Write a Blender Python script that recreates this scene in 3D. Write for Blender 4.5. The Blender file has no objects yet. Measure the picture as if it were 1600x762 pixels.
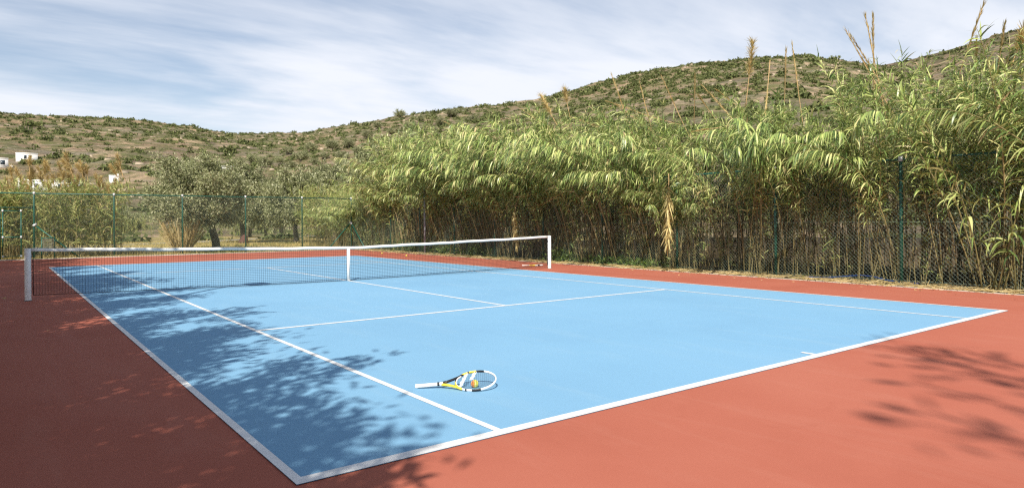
import bpy, math, random
import numpy as np
from mathutils import Vector, Matrix

random.seed(11)
RNG = np.random.default_rng(11)
sc = bpy.context.scene
col = sc.collection

# ------------------------------------------------------------------ camera
CAM = np.array([-1.25253, -3.56605, 1.40204]); YAW = 0.6506; ROLL = -0.00692
FPX = 1048.76; CX = 800.0; CY = 347.13          # measured on the 1600 x 762 photograph
_f = np.array([math.sin(YAW), math.cos(YAW), 0.0]); _r = np.array([math.cos(YAW), -math.sin(YAW), 0.0]); _u = np.array([0, 0, 1.0])
_r2 = _r * math.cos(ROLL) + _u * math.sin(ROLL); _u2 = -_r * math.sin(ROLL) + _u * math.cos(ROLL)
cd = bpy.data.cameras.new("camera"); cam = bpy.data.objects.new("camera", cd); col.objects.link(cam)
cd.sensor_fit = 'HORIZONTAL'; cd.sensor_width = 36.0; cd.lens = FPX / 1600 * 36.0
cd.shift_y = (CY - 381.0) / 1600.0; cd.clip_start = 0.05; cd.clip_end = 8000
M = Matrix.Identity(4)
for i in range(3):
    M[i][0] = _r2[i]; M[i][1] = _u2[i]; M[i][2] = -_f[i]; M[i][3] = CAM[i]
cam.matrix_world = M
sc.camera = cam

def ray(u, v):
    return _f + _r2 * (u - CX) / FPX - _u2 * (v - CY) / FPX
def at_y(u, v, Y):
    d = ray(u, v); return CAM + d * ((Y - CAM[1]) / d[1])
def at_x(u, v, X):
    d = ray(u, v); return CAM + d * ((X - CAM[0]) / d[0])
def at_d(u, v, depth):
    return CAM + ray(u, v) * depth
def ground(u, v, z=0.0):
    d = ray(u, v); return CAM + d * ((z - CAM[2]) / d[2])

# ------------------------------------------------------------------ sky, sun, exposure
SUN_EL = math.radians(40.0)
SH = np.array([0.66, 0.75]); SH /= np.linalg.norm(SH)          # way the shadows fall on the ground
sd = bpy.data.lights.new("sun", 'SUN'); sun = bpy.data.objects.new("sun", sd); col.objects.link(sun)
sd.energy = 5.0; sd.angle = math.radians(0.55); sd.color = (1.0, 0.93, 0.82)
_dir = Vector((SH[0] * math.cos(SUN_EL), SH[1] * math.cos(SUN_EL), -math.sin(SUN_EL)))
sun.rotation_euler = _dir.to_track_quat('-Z', 'Y').to_euler(); sun.location = (-20, -20, 30)

wd = bpy.data.worlds.new("World"); sc.world = wd; wd.use_nodes = True
nt = wd.node_tree; nt.nodes.clear()
def N(nt, t, **kw):
    n = nt.nodes.new(t)
    for k, v in kw.items(): setattr(n, k, v)
    return n
out = N(nt, 'ShaderNodeOutputWorld'); bg = N(nt, 'ShaderNodeBackground')
sky = N(nt, 'ShaderNodeTexSky', sky_type='NISHITA', sun_disc=False)
sky.sun_elevation = SUN_EL; sky.sun_rotation = math.atan2(-SH[0], -SH[1])
sky.air_density = 1.0; sky.dust_density = 0.6; sky.ozone_density = 1.6; sky.altitude = 50
tc = N(nt, 'ShaderNodeTexCoord'); sep = N(nt, 'ShaderNodeSeparateXYZ')
nt.links.new(tc.outputs['Generated'], sep.inputs[0])
def MATH(nt, op, a, b=None, c=None, clamp=False):
    n = N(nt, 'ShaderNodeMath', operation=op, use_clamp=clamp)
    for i, x in enumerate((a, b, c)):
        if x is None: continue
        if isinstance(x, (int, float)): n.inputs[i].default_value = x
        else: nt.links.new(x, n.inputs[i])
    return n.outputs[0]
zc = MATH(nt, 'ADD', MATH(nt, 'MAXIMUM', sep.outputs[2], 0.0), 0.12)
px = MATH(nt, 'DIVIDE', sep.outputs[0], zc); py = MATH(nt, 'DIVIDE', sep.outputs[1], zc)
cmb = N(nt, 'ShaderNodeCombineXYZ'); nt.links.new(px, cmb.inputs[0]); nt.links.new(py, cmb.inputs[1])
mp = N(nt, 'ShaderNodeMapping'); mp.inputs['Rotation'].default_value = (0, 0, math.radians(62)); mp.inputs['Scale'].default_value = (0.56, 0.84, 1)
mp.inputs['Location'].default_value = (7.3, 2.2, 0.0)
nt.links.new(cmb.outputs[0], mp.inputs[0])
n1 = N(nt, 'ShaderNodeTexNoise'); n1.inputs['Scale'].default_value = 1.1; n1.inputs['Detail'].default_value = 7; n1.inputs['Roughness'].default_value = 0.50; n1.inputs['Distortion'].default_value = 0.45
nt.links.new(mp.outputs[0], n1.inputs[0])
n2 = N(nt, 'ShaderNodeTexNoise'); n2.inputs['Scale'].default_value = 5.2; n2.inputs['Detail'].default_value = 8; n2.inputs['Roughness'].default_value = 0.6
mp2 = N(nt, 'ShaderNodeMapping'); mp2.inputs['Rotation'].default_value = (0, 0, math.radians(50)); mp2.inputs['Scale'].default_value = (0.35, 1.2, 1)
nt.links.new(cmb.outputs[0], mp2.inputs[0]); nt.links.new(mp2.outputs[0], n2.inputs[0])
nsum = MATH(nt, 'ADD', MATH(nt, 'MULTIPLY', n1.outputs[0], 0.82), MATH(nt, 'MULTIPLY', n2.outputs[0], 0.18))
mr = N(nt, 'ShaderNodeMapRange'); mr.interpolation_type = 'SMOOTHSTEP'
mr.inputs['From Min'].default_value = 0.29; mr.inputs['From Max'].default_value = 0.60; mr.inputs['To Min'].default_value = 0.16; mr.inputs['To Max'].default_value = 0.92
nt.links.new(nsum, mr.inputs[0])
path_ = MATH(nt, 'DIVIDE', 0.30, MATH(nt, 'ADD', MATH(nt, 'MAXIMUM', sep.outputs[2], 0.0), 0.05))          # longer way through the thin cloud sheet near the horizon
mix = N(nt, 'ShaderNodeMix', data_type='RGBA')
nt.links.new(MATH(nt, 'MULTIPLY', mr.outputs[0], MATH(nt, 'MINIMUM', path_, 1.12), clamp=True), mix.inputs[0]); nt.links.new(sky.outputs[0], mix.inputs[6])
mix.inputs[7].default_value = (7.9, 8.2, 8.9, 1)          # thin cirrus, same units as the sky node
nt.links.new(mix.outputs[2], bg.inputs[0]); bg.inputs[1].default_value = 0.085
nt.links.new(bg.outputs[0], out.inputs[0])

vs = sc.view_settings; vs.view_transform = 'Standard'; vs.look = 'None'; vs.gamma = 1.0; vs.use_curve_mapping = False
vs.exposure = 0.44
sc.render.engine = 'CYCLES'
sc.cycles.max_bounces = 6; sc.cycles.transparent_max_bounces = 8; sc.cycles.use_denoising = False; sc.cycles.filter_width = 1.3; sc.cycles.sample_clamp_indirect = 4.0

# ------------------------------------------------------------------ mesh helpers
class MB:
    def __init__(s): s.V = []; s.F = []; s.m = []; s.n = 0
    def add(s, V, F, mi=0):
        V = np.asarray(V, float).reshape(-1, 3); F = np.asarray(F, int)
        s.V.append(V); s.F.append(F + s.n); s.m.append(np.full(len(F), mi)); s.n += len(V)
    def arrays(s):
        return np.concatenate(s.V), s.F, s.m
    def mesh(s, name, mats, smooth=False):
        me = bpy.data.meshes.new(name)
        V = np.concatenate(s.V); me.vertices.add(len(V)); me.vertices.foreach_set('co', V.ravel())
        tot = sum(f.size for f in s.F); npol = sum(len(f) for f in s.F)
        me.loops.add(tot); me.polygons.add(npol)
        me.loops.foreach_set('vertex_index', np.concatenate([f.ravel() for f in s.F]).astype(np.int32))
        lt = np.concatenate([np.full(len(f), f.shape[1]) for f in s.F])
        me.polygons.foreach_set('loop_start', np.concatenate([[0], np.cumsum(lt)[:-1]]).astype(np.int32))
        me.polygons.foreach_set('material_index', np.concatenate(s.m).astype(np.int32))
        if smooth: me.polygons.foreach_set('use_smooth', np.ones(npol, bool))
        for mt in (mats if isinstance(mats, (list, tuple)) else [mats]): me.materials.append(mt)
        me.update(calc_edges=True)
        return me
    def build(s, name, mats, parent=None, smooth=False):
        o = bpy.data.objects.new(name, s.mesh(name, mats, smooth)); col.objects.link(o)
        if parent is not None: o.parent = parent
        return o
    def box(s, a, b, mi=0):
        x0, y0, z0 = a; x1, y1, z1 = b
        V = [(x0,y0,z0),(x1,y0,z0),(x1,y1,z0),(x0,y1,z0),(x0,y0,z1),(x1,y0,z1),(x1,y1,z1),(x0,y1,z1)]
        s.add(V, [(0,3,2,1),(4,5,6,7),(0,1,5,4),(1,2,6,5),(2,3,7,6),(3,0,4,7)], mi)
    def tube(s, pts, rad, k=6, mi=0, closed=False, caps=True):
        P = np.asarray(pts, float); n = len(P); rad = np.broadcast_to(np.asarray(rad, float), (n,))
        T = np.gradient(P, axis=0) if not closed else (np.roll(P, -1, 0) - np.roll(P, 1, 0))
        T /= np.linalg.norm(T, axis=1)[:, None] + 1e-12
        ref = np.array([0, 0, 1.0])
        if abs(T[:, 2]).mean() > 0.8: ref = np.array([0, 1.0, 0])
        A = np.cross(T, ref); A /= np.linalg.norm(A, axis=1)[:, None] + 1e-9
        B = np.cross(T, A)
        th = np.linspace(0, 2 * math.pi, k, endpoint=False)
        V = P[:, None, :] + rad[:, None, None] * (A[:, None, :] * np.cos(th)[None, :, None] + B[:, None, :] * np.sin(th)[None, :, None])
        F = []
        for i in range(n if closed else n - 1):
            a = i * k; b = ((i + 1) % n) * k
            for j in range(k): F.append((a + j, b + j, b + (j + 1) % k, a + (j + 1) % k))
        s.add(V.reshape(-1, 3), F, mi)
        if caps and not closed:
            s.F.append(np.array([list(range(k))]) + (s.n - n * k)); s.m.append(np.array([mi]))
            s.F.append(np.array([list(range(k))[::-1]]) + (s.n - k)); s.m.append(np.array([mi]))
    def wires(s, A, Bp, r, mi=0):
        """many thin 3-sided straight wires from A to B"""
        A = np.asarray(A, float); Bp = np.asarray(Bp, float); T = Bp - A; T /= np.linalg.norm(T, axis=1)[:, None]
        ref = np.where(np.abs(T[:, 2:3]) > 0.9, np.array([[1.0, 0, 0]]), np.array([[0, 0, 1.0]]))
        U = np.cross(T, ref); U /= np.linalg.norm(U, axis=1)[:, None]; W = np.cross(T, U)
        R = np.broadcast_to(np.asarray(r, float), (len(A),))[:, None]
        th = [0, 2.0944, 4.18879]
        ring = [U * math.cos(t) * R + W * math.sin(t) * R for t in th]
        V = np.stack([A + q for q in ring] + [Bp + q for q in ring], 1).reshape(-1, 3)
        b = (np.arange(len(A)) * 6)[:, None]
        F = np.concatenate([b + np.array([[0, 1, 4, 3]]), b + np.array([[1, 2, 5, 4]]), b + np.array([[2, 0, 3, 5]])])
        s.add(V, F, mi)

def leaf_strips(P, D, L, W, droop, nseg=4, rng=RNG, prof=None, roll=0.5):
    """narrow curved blades that bend towards the ground; P,D (m,3), L,W,droop (m,)"""
    m = len(P); D = D / np.linalg.norm(D, axis=1)[:, None]; pos = P.copy()
    if prof is None: prof = np.interp(np.linspace(0, 1, nseg + 1), [0, .25, .6, 1], [.55, 1, .75, .04])
    rows = []; rl = rng.normal(0, roll, m)
    for i in range(nseg + 1):
        side = np.cross(D, np.array([0, 0, 1.0])); nn = np.linalg.norm(side, axis=1)[:, None]
        side = np.where(nn > 1e-3, side / (nn + 1e-9), np.array([[1.0, 0, 0]]))
        up = np.cross(side, D)
        w = (side * np.cos(rl)[:, None] + up * np.sin(rl)[:, None]) * (W * prof[i] * 0.5)[:, None]
        rows += [pos - w, pos + w]
        pos = pos + D * (L / nseg)[:, None]
        D = D + np.array([0, 0, -1.0]) * (droop / nseg)[:, None]
        D /= np.linalg.norm(D, axis=1)[:, None]
    k = 2 * (nseg + 1)
    V = np.stack(rows, 1).reshape(-1, 3); b = (np.arange(m) * k)[:, None]
    F = np.concatenate([b + np.array([[2 * i, 2 * i + 1, 2 * i + 3, 2 * i + 2]]) for i in range(nseg)])
    return V, F

def leaf_quads(P, D, L, W, rng=RNG):
    """flat pointed leaves (4 vertex diamonds)"""
    m = len(P); D = D / np.linalg.norm(D, axis=1)[:, None]
    q = rng.normal(size=(m, 3)); S = np.cross(D, q); S /= np.linalg.norm(S, axis=1)[:, None] + 1e-9
    V = np.stack([P, P + D * (L * .45)[:, None] + S * (W * .5)[:, None], P + D * L[:, None], P + D * (L * .45)[:, None] - S * (W * .5)[:, None]], 1).reshape(-1, 3)
    F = (np.arange(m) * 4)[:, None] + np.array([[0, 1, 2, 3]])
    return V, F

def tag(o, label=None, cat=None, group=None, kind=None):
    if label: o['label'] = label
    if cat: o['category'] = cat
    if group: o['group'] = group
    if kind: o['kind'] = kind
    return o
def empty(name, loc=(0, 0, 0), rz=0.0):
    o = bpy.data.objects.new(name, None); o.empty_display_size = .2; col.objects.link(o)
    o.location = Vector([float(x) for x in loc]); o.rotation_euler = (0, 0, rz); return o
def inst(name, me, parent=None, loc=None):
    o = bpy.data.objects.new(name, me); col.objects.link(o)
    if parent is not None: o.parent = parent
    if loc is not None: o.location = Vector([float(x) for x in loc])
    return o

def _hash(i, j, s):
    x = np.sin(i * 127.1 + j * 311.7 + s * 74.7) * 43758.5453; return x - np.floor(x)
def vnoise(x, y, s=0):
    xi = np.floor(x); yi = np.floor(y); a = x - xi; b = y - yi; a = a * a * (3 - 2 * a); b = b * b * (3 - 2 * b)
    return (_hash(xi, yi, s) * (1 - a) + _hash(xi + 1, yi, s) * a) * (1 - b) + (_hash(xi, yi + 1, s) * (1 - a) + _hash(xi + 1, yi + 1, s) * a) * b
def fbm(x, y, s=0, o=4):
    t = 0; a = .5
    for k in range(o): t = t + a * (vnoise(x, y, s + k) - .5); x = x * 2.03; y = y * 2.03; a *= .5
    return t

# ------------------------------------------------------------------ materials
def mat(name):
    m = bpy.data.materials.new(name); m.use_nodes = True; return m, m.node_tree, m.node_tree.nodes['Principled BSDF']
def ramp(nt, fac, stops):
    r = N(nt, 'ShaderNodeValToRGB'); e = r.color_ramp.elements
    while len(e) < len(stops): e.new(0.5)
    for q, (p, c) in zip(e, stops): q.position = p; q.color = (*c, 1)
    nt.links.new(fac, r.inputs[0]); return r.outputs[0]
def noise(nt, scale, detail=4, rough=.55, vec=None, dist=0.0):
    n = N(nt, 'ShaderNodeTexNoise'); n.inputs['Scale'].default_value = scale; n.inputs['Detail'].default_value = detail
    n.inputs['Roughness'].default_value = rough; n.inputs['Distortion'].default_value = dist
    if vec is not None: nt.links.new(vec, n.inputs[0])
    return n.outputs[0]
def pos(nt): return N(nt, 'ShaderNodeNewGeometry').outputs['Position']
def bump(nt, bs, h, strength, dist=.01):
    b = N(nt, 'ShaderNodeBump'); b.inputs['Strength'].default_value = strength; b.inputs['Distance'].default_value = dist
    nt.links.new(h, b.inputs['Height']); nt.links.new(b.outputs[0], bs.inputs['Normal'])
def mixc(nt, fac, a, b, blend='MIX'):
    n = N(nt, 'ShaderNodeMix', data_type='RGBA', blend_type=blend)
    for i, x in ((0, fac), (6, a), (7, b)):
        if isinstance(x, (int, float)): n.inputs[i].default_value = x
        elif isinstance(x, tuple): n.inputs[i].default_value = (*x, 1)
        else: nt.links.new(x, n.inputs[i])
    return n.outputs[2]
def plain(name, c, rough=.5, spec=.4, var=.0, scale=20.):
    m, nt, b = mat(name); b.inputs['Roughness'].default_value = rough; b.inputs['Specular IOR Level'].default_value = spec
    if var:
        lo = tuple(x * (1 - var) for x in c); hi = tuple(min(1, x * (1 + var)) for x in c)
        tcn = N(nt, 'ShaderNodeTexCoord')
        nt.links.new(ramp(nt, noise(nt, scale, 4, .6, tcn.outputs['Object']), [(.3, lo), (.7, hi)]), b.inputs['Base Color'])
    else: b.inputs['Base Color'].default_value = (*c, 1)
    return m

def acrylic(name, base, dark, light, dust):
    m, nt, b = mat(name); p = pos(nt)
    c = ramp(nt, noise(nt, .35, 5, .6, p, .4), [(.25, dark), (.5, base), (.8, light)])
    mp = N(nt, 'ShaderNodeMapping'); mp.inputs['Scale'].default_value = (1.0, .18, 1); mp.inputs['Rotation'].default_value = (0, 0, 0.5); nt.links.new(p, mp.inputs[0])
    sc_ = noise(nt, 2.2, 7, .65, mp.outputs[0], .6)
    f1 = N(nt, 'ShaderNodeMapRange'); f1.inputs[1].default_value = .52; f1.inputs[2].default_value = .72; f1.inputs[4].default_value = .30; nt.links.new(sc_, f1.inputs[0])
    c = mixc(nt, f1.outputs[0], c, dust)
    g = noise(nt, 55, 3, .6, p)
    f2 = N(nt, 'ShaderNodeMapRange'); f2.inputs[1].default_value = .56; f2.inputs[2].default_value = .72; f2.inputs[4].default_value = .35; nt.links.new(g, f2.inputs[0])
    c = mixc(nt, f2.outputs[0], c, dark)
    st = N(nt, 'ShaderNodeMapRange'); st.inputs[1].default_value = .60; st.inputs[2].default_value = .70; st.inputs[4].default_value = .35
    nt.links.new(noise(nt, .9, 8, .72, p, 1.2), st.inputs[0]); c = mixc(nt, st.outputs[0], c, dark)
    nt.links.new(c, b.inputs['Base Color']); b.inputs['Roughness'].default_value = .75; b.inputs['Specular IOR Level'].default_value = .05
    bump(nt, b, noise(nt, 420, 2, .6, p), .22, .002)
    return m
m_blue = acrylic('blue_acrylic', (.205, .40, .585), (.188, .37, .55), (.22, .415, .60), (.28, .45, .58))
m_red = acrylic('red_acrylic', (.415, .133, .089), (.365, .110, .072), (.445, .154, .105), (.48, .205, .15))
def line_mat():
    m, nt, b = mat('white_line_paint'); p = pos(nt)
    nt.links.new(ramp(nt, noise(nt, 9, 6, .7, p), [(.30, (.58, .59, .60)), (.44, (.76, .76, .75)), (.7, (.82, .82, .81))]), b.inputs['Base Color'])
    b.inputs['Roughness'].default_value = .6; bump(nt, b, noise(nt, 300, 2, .6, p), .2, .002); return m
m_line = line_mat()
def ground_mat():
    m, nt, b = mat('dry_grass_ground'); p = pos(nt)
    a = ramp(nt, noise(nt, .22, 5, .6, p), [(.32, (.10, .12, .03)), (.42, (.24, .21, .07)), (.52, (.44, .34, .13)), (.68, (.50, .39, .17))])
    c = mixc(nt, .35, a, ramp(nt, noise(nt, 7, 5, .7, p), [(.3, (.07, .065, .03)), (.7, (.40, .32, .16))]))
    nt.links.new(c, b.inputs['Base Color']); b.inputs['Roughness'].default_value = .95; b.inputs['Specular IOR Level'].default_value = .1
    bump(nt, b, noise(nt, 12, 6, .7, p), .7, .06); return m
m_ground = ground_mat()
def hill_mat(name, soil1, soil2, green, stone, terr):
    m, nt, b = mat(name); p = pos(nt)
    big = noise(nt, .018, 5, .6, p, .5)
    c = ramp(nt, big, [(.35, soil1), (.62, soil2)])
    rock = N(nt, 'ShaderNodeMapRange'); rock.inputs[1].default_value = .49; rock.inputs[2].default_value = .60; rock.inputs[4].default_value = .75
    nt.links.new(noise(nt, .07, 6, .65, p, .3), rock.inputs[0]); c = mixc(nt, rock.outputs[0], c, stone)
    gr = N(nt, 'ShaderNodeMapRange'); gr.inputs[1].default_value = .43; gr.inputs[2].default_value = .57; gr.inputs[4].default_value = .8
    nt.links.new(noise(nt, .13, 6, .7, p, .2), gr.inputs[0]); c = mixc(nt, gr.outputs[0], c, green)
    if terr:
        mp = N(nt, 'ShaderNodeMapping'); mp.inputs['Scale'].default_value = (.012, .012, .42); nt.links.new(p, mp.inputs[0])
        t = N(nt, 'ShaderNodeMapRange'); t.inputs[1].default_value = .54; t.inputs[2].default_value = .62; t.inputs[4].default_value = terr
        nt.links.new(noise(nt, 1.6, 5, .6, mp.outputs[0], .3), t.inputs[0]); c = mixc(nt, t.outputs[0], c, (.36, .31, .25))
    f = noise(nt, .9, 6, .75, p)
    c = mixc(nt, .8, c, ramp(nt, f, [(.3, (.32, .32, .32)), (.5, (.9, .9, .9)), (.72, (1.35, 1.3, 1.25))]), 'MULTIPLY')
    nt.links.new(c, b.inputs['Base Color']); b.inputs['Roughness'].default_value = .95; b.inputs['Specular IOR Level'].default_value = .08
    bump(nt, b, noise(nt, .5, 7, .75, p), .9, 1.2); return m
m_hill = hill_mat('hillside_soil', (.165, .14, .10), (.29, .205, .13), (.105, .125, .042), (.50, .37, .24), .35)
m_hill2 = hill_mat('far_hillside_soil', (.14, .11, .08), (.20, .15, .10), (.07, .08, .035), (.36, .26, .17), .4)

def leaf_mat(name, stops, transl=.35, rough=.5, spec=.35):
    m, nt, b = mat(name); g = N(nt, 'ShaderNodeNewGeometry')
    c = ramp(nt, g.outputs['Random Per Island'], stops)
    oi = N(nt, 'ShaderNodeObjectInfo')
    hs = N(nt, 'ShaderNodeHueSaturation'); nt.links.new(c, hs.inputs['Color'])
    v = N(nt, 'ShaderNodeMapRange'); v.inputs[3].default_value = .86; v.inputs[4].default_value = 1.14; nt.links.new(oi.outputs['Random'], v.inputs[0])
    nt.links.new(v.outputs[0], hs.inputs['Value']); c = hs.outputs[0]
    nt.links.new(c, b.inputs['Base Color']); b.inputs['Roughness'].default_value = rough; b.inputs['Specular IOR Level'].default_value = spec
    if transl:
        t = N(nt, 'ShaderNodeBsdfTranslucent'); nt.links.new(c, t.inputs[0])
        mx = N(nt, 'ShaderNodeMixShader'); mx.inputs[0].default_value = transl
        o = nt.nodes['Material Output']; nt.links.new(b.outputs[0], mx.inputs[1]); nt.links.new(t.outputs[0], mx.inputs[2]); nt.links.new(mx.outputs[0], o.inputs[0])
    return m
m_reed = leaf_mat('reed_leaf', [(.0, (.06, .115, .030)), (.25, (.18, .27, .070)), (.55, (.40, .475, .145)), (.86, (.62, .64, .26)), (.95, (.62, .54, .26)), (1., (.40, .29, .16))], .20, .38, .5)
m_reed2 = leaf_mat('reed_leaf_far', [(.0, (.13, .19, .05)), (.3, (.27, .33, .10)), (.6, (.42, .44, .15)), (.88, (.52, .50, .21)), (1., (.48, .37, .17))], .3, .45)
m_dryleaf = leaf_mat('dry_reed_leaf', [(0, (.42, .34, .14)), (.5, (.58, .47, .20)), (1, (.66, .57, .30))], .3, .6)
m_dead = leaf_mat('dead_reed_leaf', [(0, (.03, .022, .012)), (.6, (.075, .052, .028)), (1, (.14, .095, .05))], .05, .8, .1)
m_stem = leaf_mat('reed_stem', [(0, (.08, .08, .03)), (.4, (.16, .14, .055)), (.75, (.27, .215, .095)), (1, (.38, .30, .15))], 0, .5)
m_plume = leaf_mat('reed_plume', [(0, (.40, .29, .11)), (.5, (.56, .43, .19)), (1, (.66, .54, .29))], .3, .8, .1)
m_stalk = leaf_mat('flower_stalk', [(0, (.40, .26, .11)), (1, (.54, .37, .18))], 0, .6)
m_olive = leaf_mat('olive_leaf', [(0, (.10, .12, .045)), (.4, (.21, .23, .10)), (.75, (.37, .38, .20)), (1, (.54, .53, .34))], .2, .5)
m_tam = leaf_mat('shade_tree_leaf', [(0, (.05, .08, .025)), (.6, (.09, .13, .04)), (1, (.13, .16, .06))], .05, .5)
m_shrub = leaf_mat('hill_shrub_leaf', [(0, (.045, .06, .02)), (.5, (.10, .12, .042)), (1, (.18, .195, .075))], .1, .7, .15)
m_weed = leaf_mat('weed_leaf', [(0, (.07, .13, .03)), (.6, (.15, .22, .05)), (1, (.24, .29, .09))], .3, .5)
m_grass = leaf_mat('dry_grass', [(0, (.30, .25, .08)), (.5, (.54, .42, .16)), (1, (.68, .56, .28))], .3, .7, .1)
m_ggrass = leaf_mat('green_grass', [(0, (.07, .10, .025)), (.6, (.14, .17, .045)), (1, (.24, .24, .08))], .3, .7, .1)
m_straw = leaf_mat('straw', [(0, (.36, .27, .11)), (.5, (.56, .43, .20)), (1, (.70, .58, .33))], 0, .7, .1)
def bark_mat():
    m, nt, b = mat('bark'); tcn = N(nt, 'ShaderNodeTexCoord')
    mp = N(nt, 'ShaderNodeMapping'); mp.inputs['Scale'].default_value = (9, 9, 2.2); nt.links.new(tcn.outputs['Object'], mp.inputs[0])
    f = noise(nt, 1.5, 6, .7, mp.outputs[0], .4)
    nt.links.new(ramp(nt, f, [(.3, (.035, .028, .02)), (.7, (.16, .13, .10))]), b.inputs['Base Color']); b.inputs['Roughness'].default_value = .9
    bump(nt, b, f, .8, .04); return m
m_bark = bark_mat()
m_green = plain('green_fence_paint', (.011, .082, .055), .42, .45, .25, 6)
m_wire = plain('green_coated_wire', (.17, .24, .19), .45, .5)
m_clamp = plain('galvanised_clamp', (.55, .56, .56), .4, .5, .1)
m_grey = plain('grey_steel', (.22, .24, .25), .45, .5, .15)
m_white = plain('white_post_paint', (.78, .78, .77), .45, .4, .06, 8)
m_tape = plain('white_net_tape', (.80, .80, .78), .75, .2, .07, 14)
m_net = plain('black_net_cord', (.012, .012, .014), .8, .2)
m_conc = plain('concrete', (.40, .37, .32), .9, .2, .25, 4)
m_house = plain('whitewash', (.80, .79, .77), .85, .2, .04, .6)
m_glass = plain('dark_window', (.03, .045, .06), .2, .5)
m_hose = plain('blue_hose', (.015, .05, .22), .4, .5)
m_path = plain('grey_path', (.33, .32, .31), .95, .1, .2, .8)
m_rust = plain('rusty_red_bark', (.10, .05, .04), .85, .2, .3, 6)

# ------------------------------------------------------------------ ground and hills
def disc(name, m, z, r, n=64):
    b = MB(); th = np.linspace(0, 2 * math.pi, n, endpoint=False)
    b.add([(r * math.cos(t), r * math.sin(t), z) for t in th], [list(range(n))]); return b.build(name, m)
tag(disc('ground', m_ground, -0.03, 4500), kind='structure')

FRONT = [(-1500,205),(-800,190),(-300,172),(0,176),(100,181),(180,184),(260,193),(340,206),(400,210),(470,208),(560,193),(640,178),(720,169),(800,161),(870,149),(920,133),(1000,113),(1100,99),(1190,89),(1260,89),(1330,97),(1400,110),(1500,137),(1700,175),(2400,225),(4000,260)]
BACK = [(900,260),(1150,205),(1250,152),(1340,110),(1400,99),(1480,79),(1590,46),(1700,14),(2000,-50),(2900,-90),(5000,-60)]
def prof_tab(tab):
    az = []; sl = []
    for u, v in tab:
        d = ray(u, v); az.append(math.atan2(d[0], d[1])); sl.append(d[2] / math.hypot(d[0], d[1]))
    return np.array(az), np.array(sl)
FA, FS = prof_tab(FRONT); BA, BS = prof_tab(BACK)
def smooth_interp(x, a, s):
    w = .012; return (np.interp(x - w, a, s) + np.interp(x, a, s) + np.interp(x + w, a, s)) / 3
def h_front(az, r):
    az = np.asarray(az, float); r = np.asarray(r, float)
    R = 400 + 40 * np.sin(az * 3.0); r0 = 86 - 26 * np.clip((az - .5) / .3, 0, 1)
    H = CAM[2] + R * smooth_interp(az, FA, FS)
    t = np.clip((r - r0) / (R - r0), 0, None)
    s = np.where(t < 1, t ** 1.18, np.clip(1 - (t - 1) ** 2 * 1.6, -.3, 1))
    x = CAM[0] + r * np.sin(az); y = CAM[1] + r * np.cos(az)
    h = H * s + 9.0 * fbm(x * .022, y * .022, 3, 4) * np.clip(t * 4, 0, 1) * np.clip(1.15 - t, .12, 1)
    h = h + 2.0 * fbm(x * .12, y * .12, 9, 3) * np.clip(t * 6, 0, 1)
    st = 3.2; q = h / st                        # old terraces
    tw = .3 * np.clip((.62 - az) / .25, 0.12, 1)
    h = np.where(t > .03, (np.floor(q) + np.clip((q - np.floor(q)) * 2.2 - .6, 0, 1) * 1.0) * st * tw + h * (1 - tw), h)
    return h - .6 * (t <= 0)
def h_back(az, r):
    az = np.asarray(az, float); R = 820.0; r0 = 420.0
    H = CAM[2] + R * smooth_interp(az, BA, BS); t = np.clip((r - r0) / (R - r0), 0, None)
    s = np.where(t < 1, t ** 1.1, np.clip(1 - (t - 1) ** 2 * 1.5, -.3, 1))
    x = CAM[0] + r * np.sin(az); y = CAM[1] + r * np.cos(az)
    return H * s + 14 * fbm(x * .012, y * .012, 5, 5) * np.clip(t * 4, 0, 1) * np.clip(1.2 - t, .12, 1) - 1.0 * (t <= 0)
def hill(name, hf, r_in, r_out, az0, az1, na, nr, m):
    b = MB(); A = np.linspace(az0, az1, na); Rr = np.linspace(r_in, r_out, nr)
    AA, RR = np.meshgrid(A, Rr, indexing='ij'); Z = hf(AA, RR)
    V = np.stack([CAM[0] + RR * np.sin(AA), CAM[1] + RR * np.cos(AA), Z], -1).reshape(-1, 3)
    i = np.arange(na - 1)[:, None] * nr + np.arange(nr - 1)[None, :]; i = i.ravel()
    b.add(V, np.stack([i, i + nr, i + nr + 1, i + 1], 1))
    return tag(b.build(name, m, smooth=True), kind='structure')
hill('hill', h_front, 45, 640, -.55, 1.95, 520, 230, m_hill)
hill('hill', h_back, 400, 1150, .75, 2.05, 200, 110, m_hill2)
def hit(u, v, hf=h_front, r0=50, r1=430):
    d = ray(u, v); hz = math.hypot(d[0], d[1]); az = math.atan2(d[0], d[1]); r = np.linspace(r0, r1, 1600)
    z = CAM[2] + r * d[2] / hz; k = np.argmax(hf(np.full_like(r, az), r) >= z); rr = r[k]
    return np.array([CAM[0] + rr * math.sin(az), CAM[1] + rr * math.cos(az), float(hf(az, rr))]), rr

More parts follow.
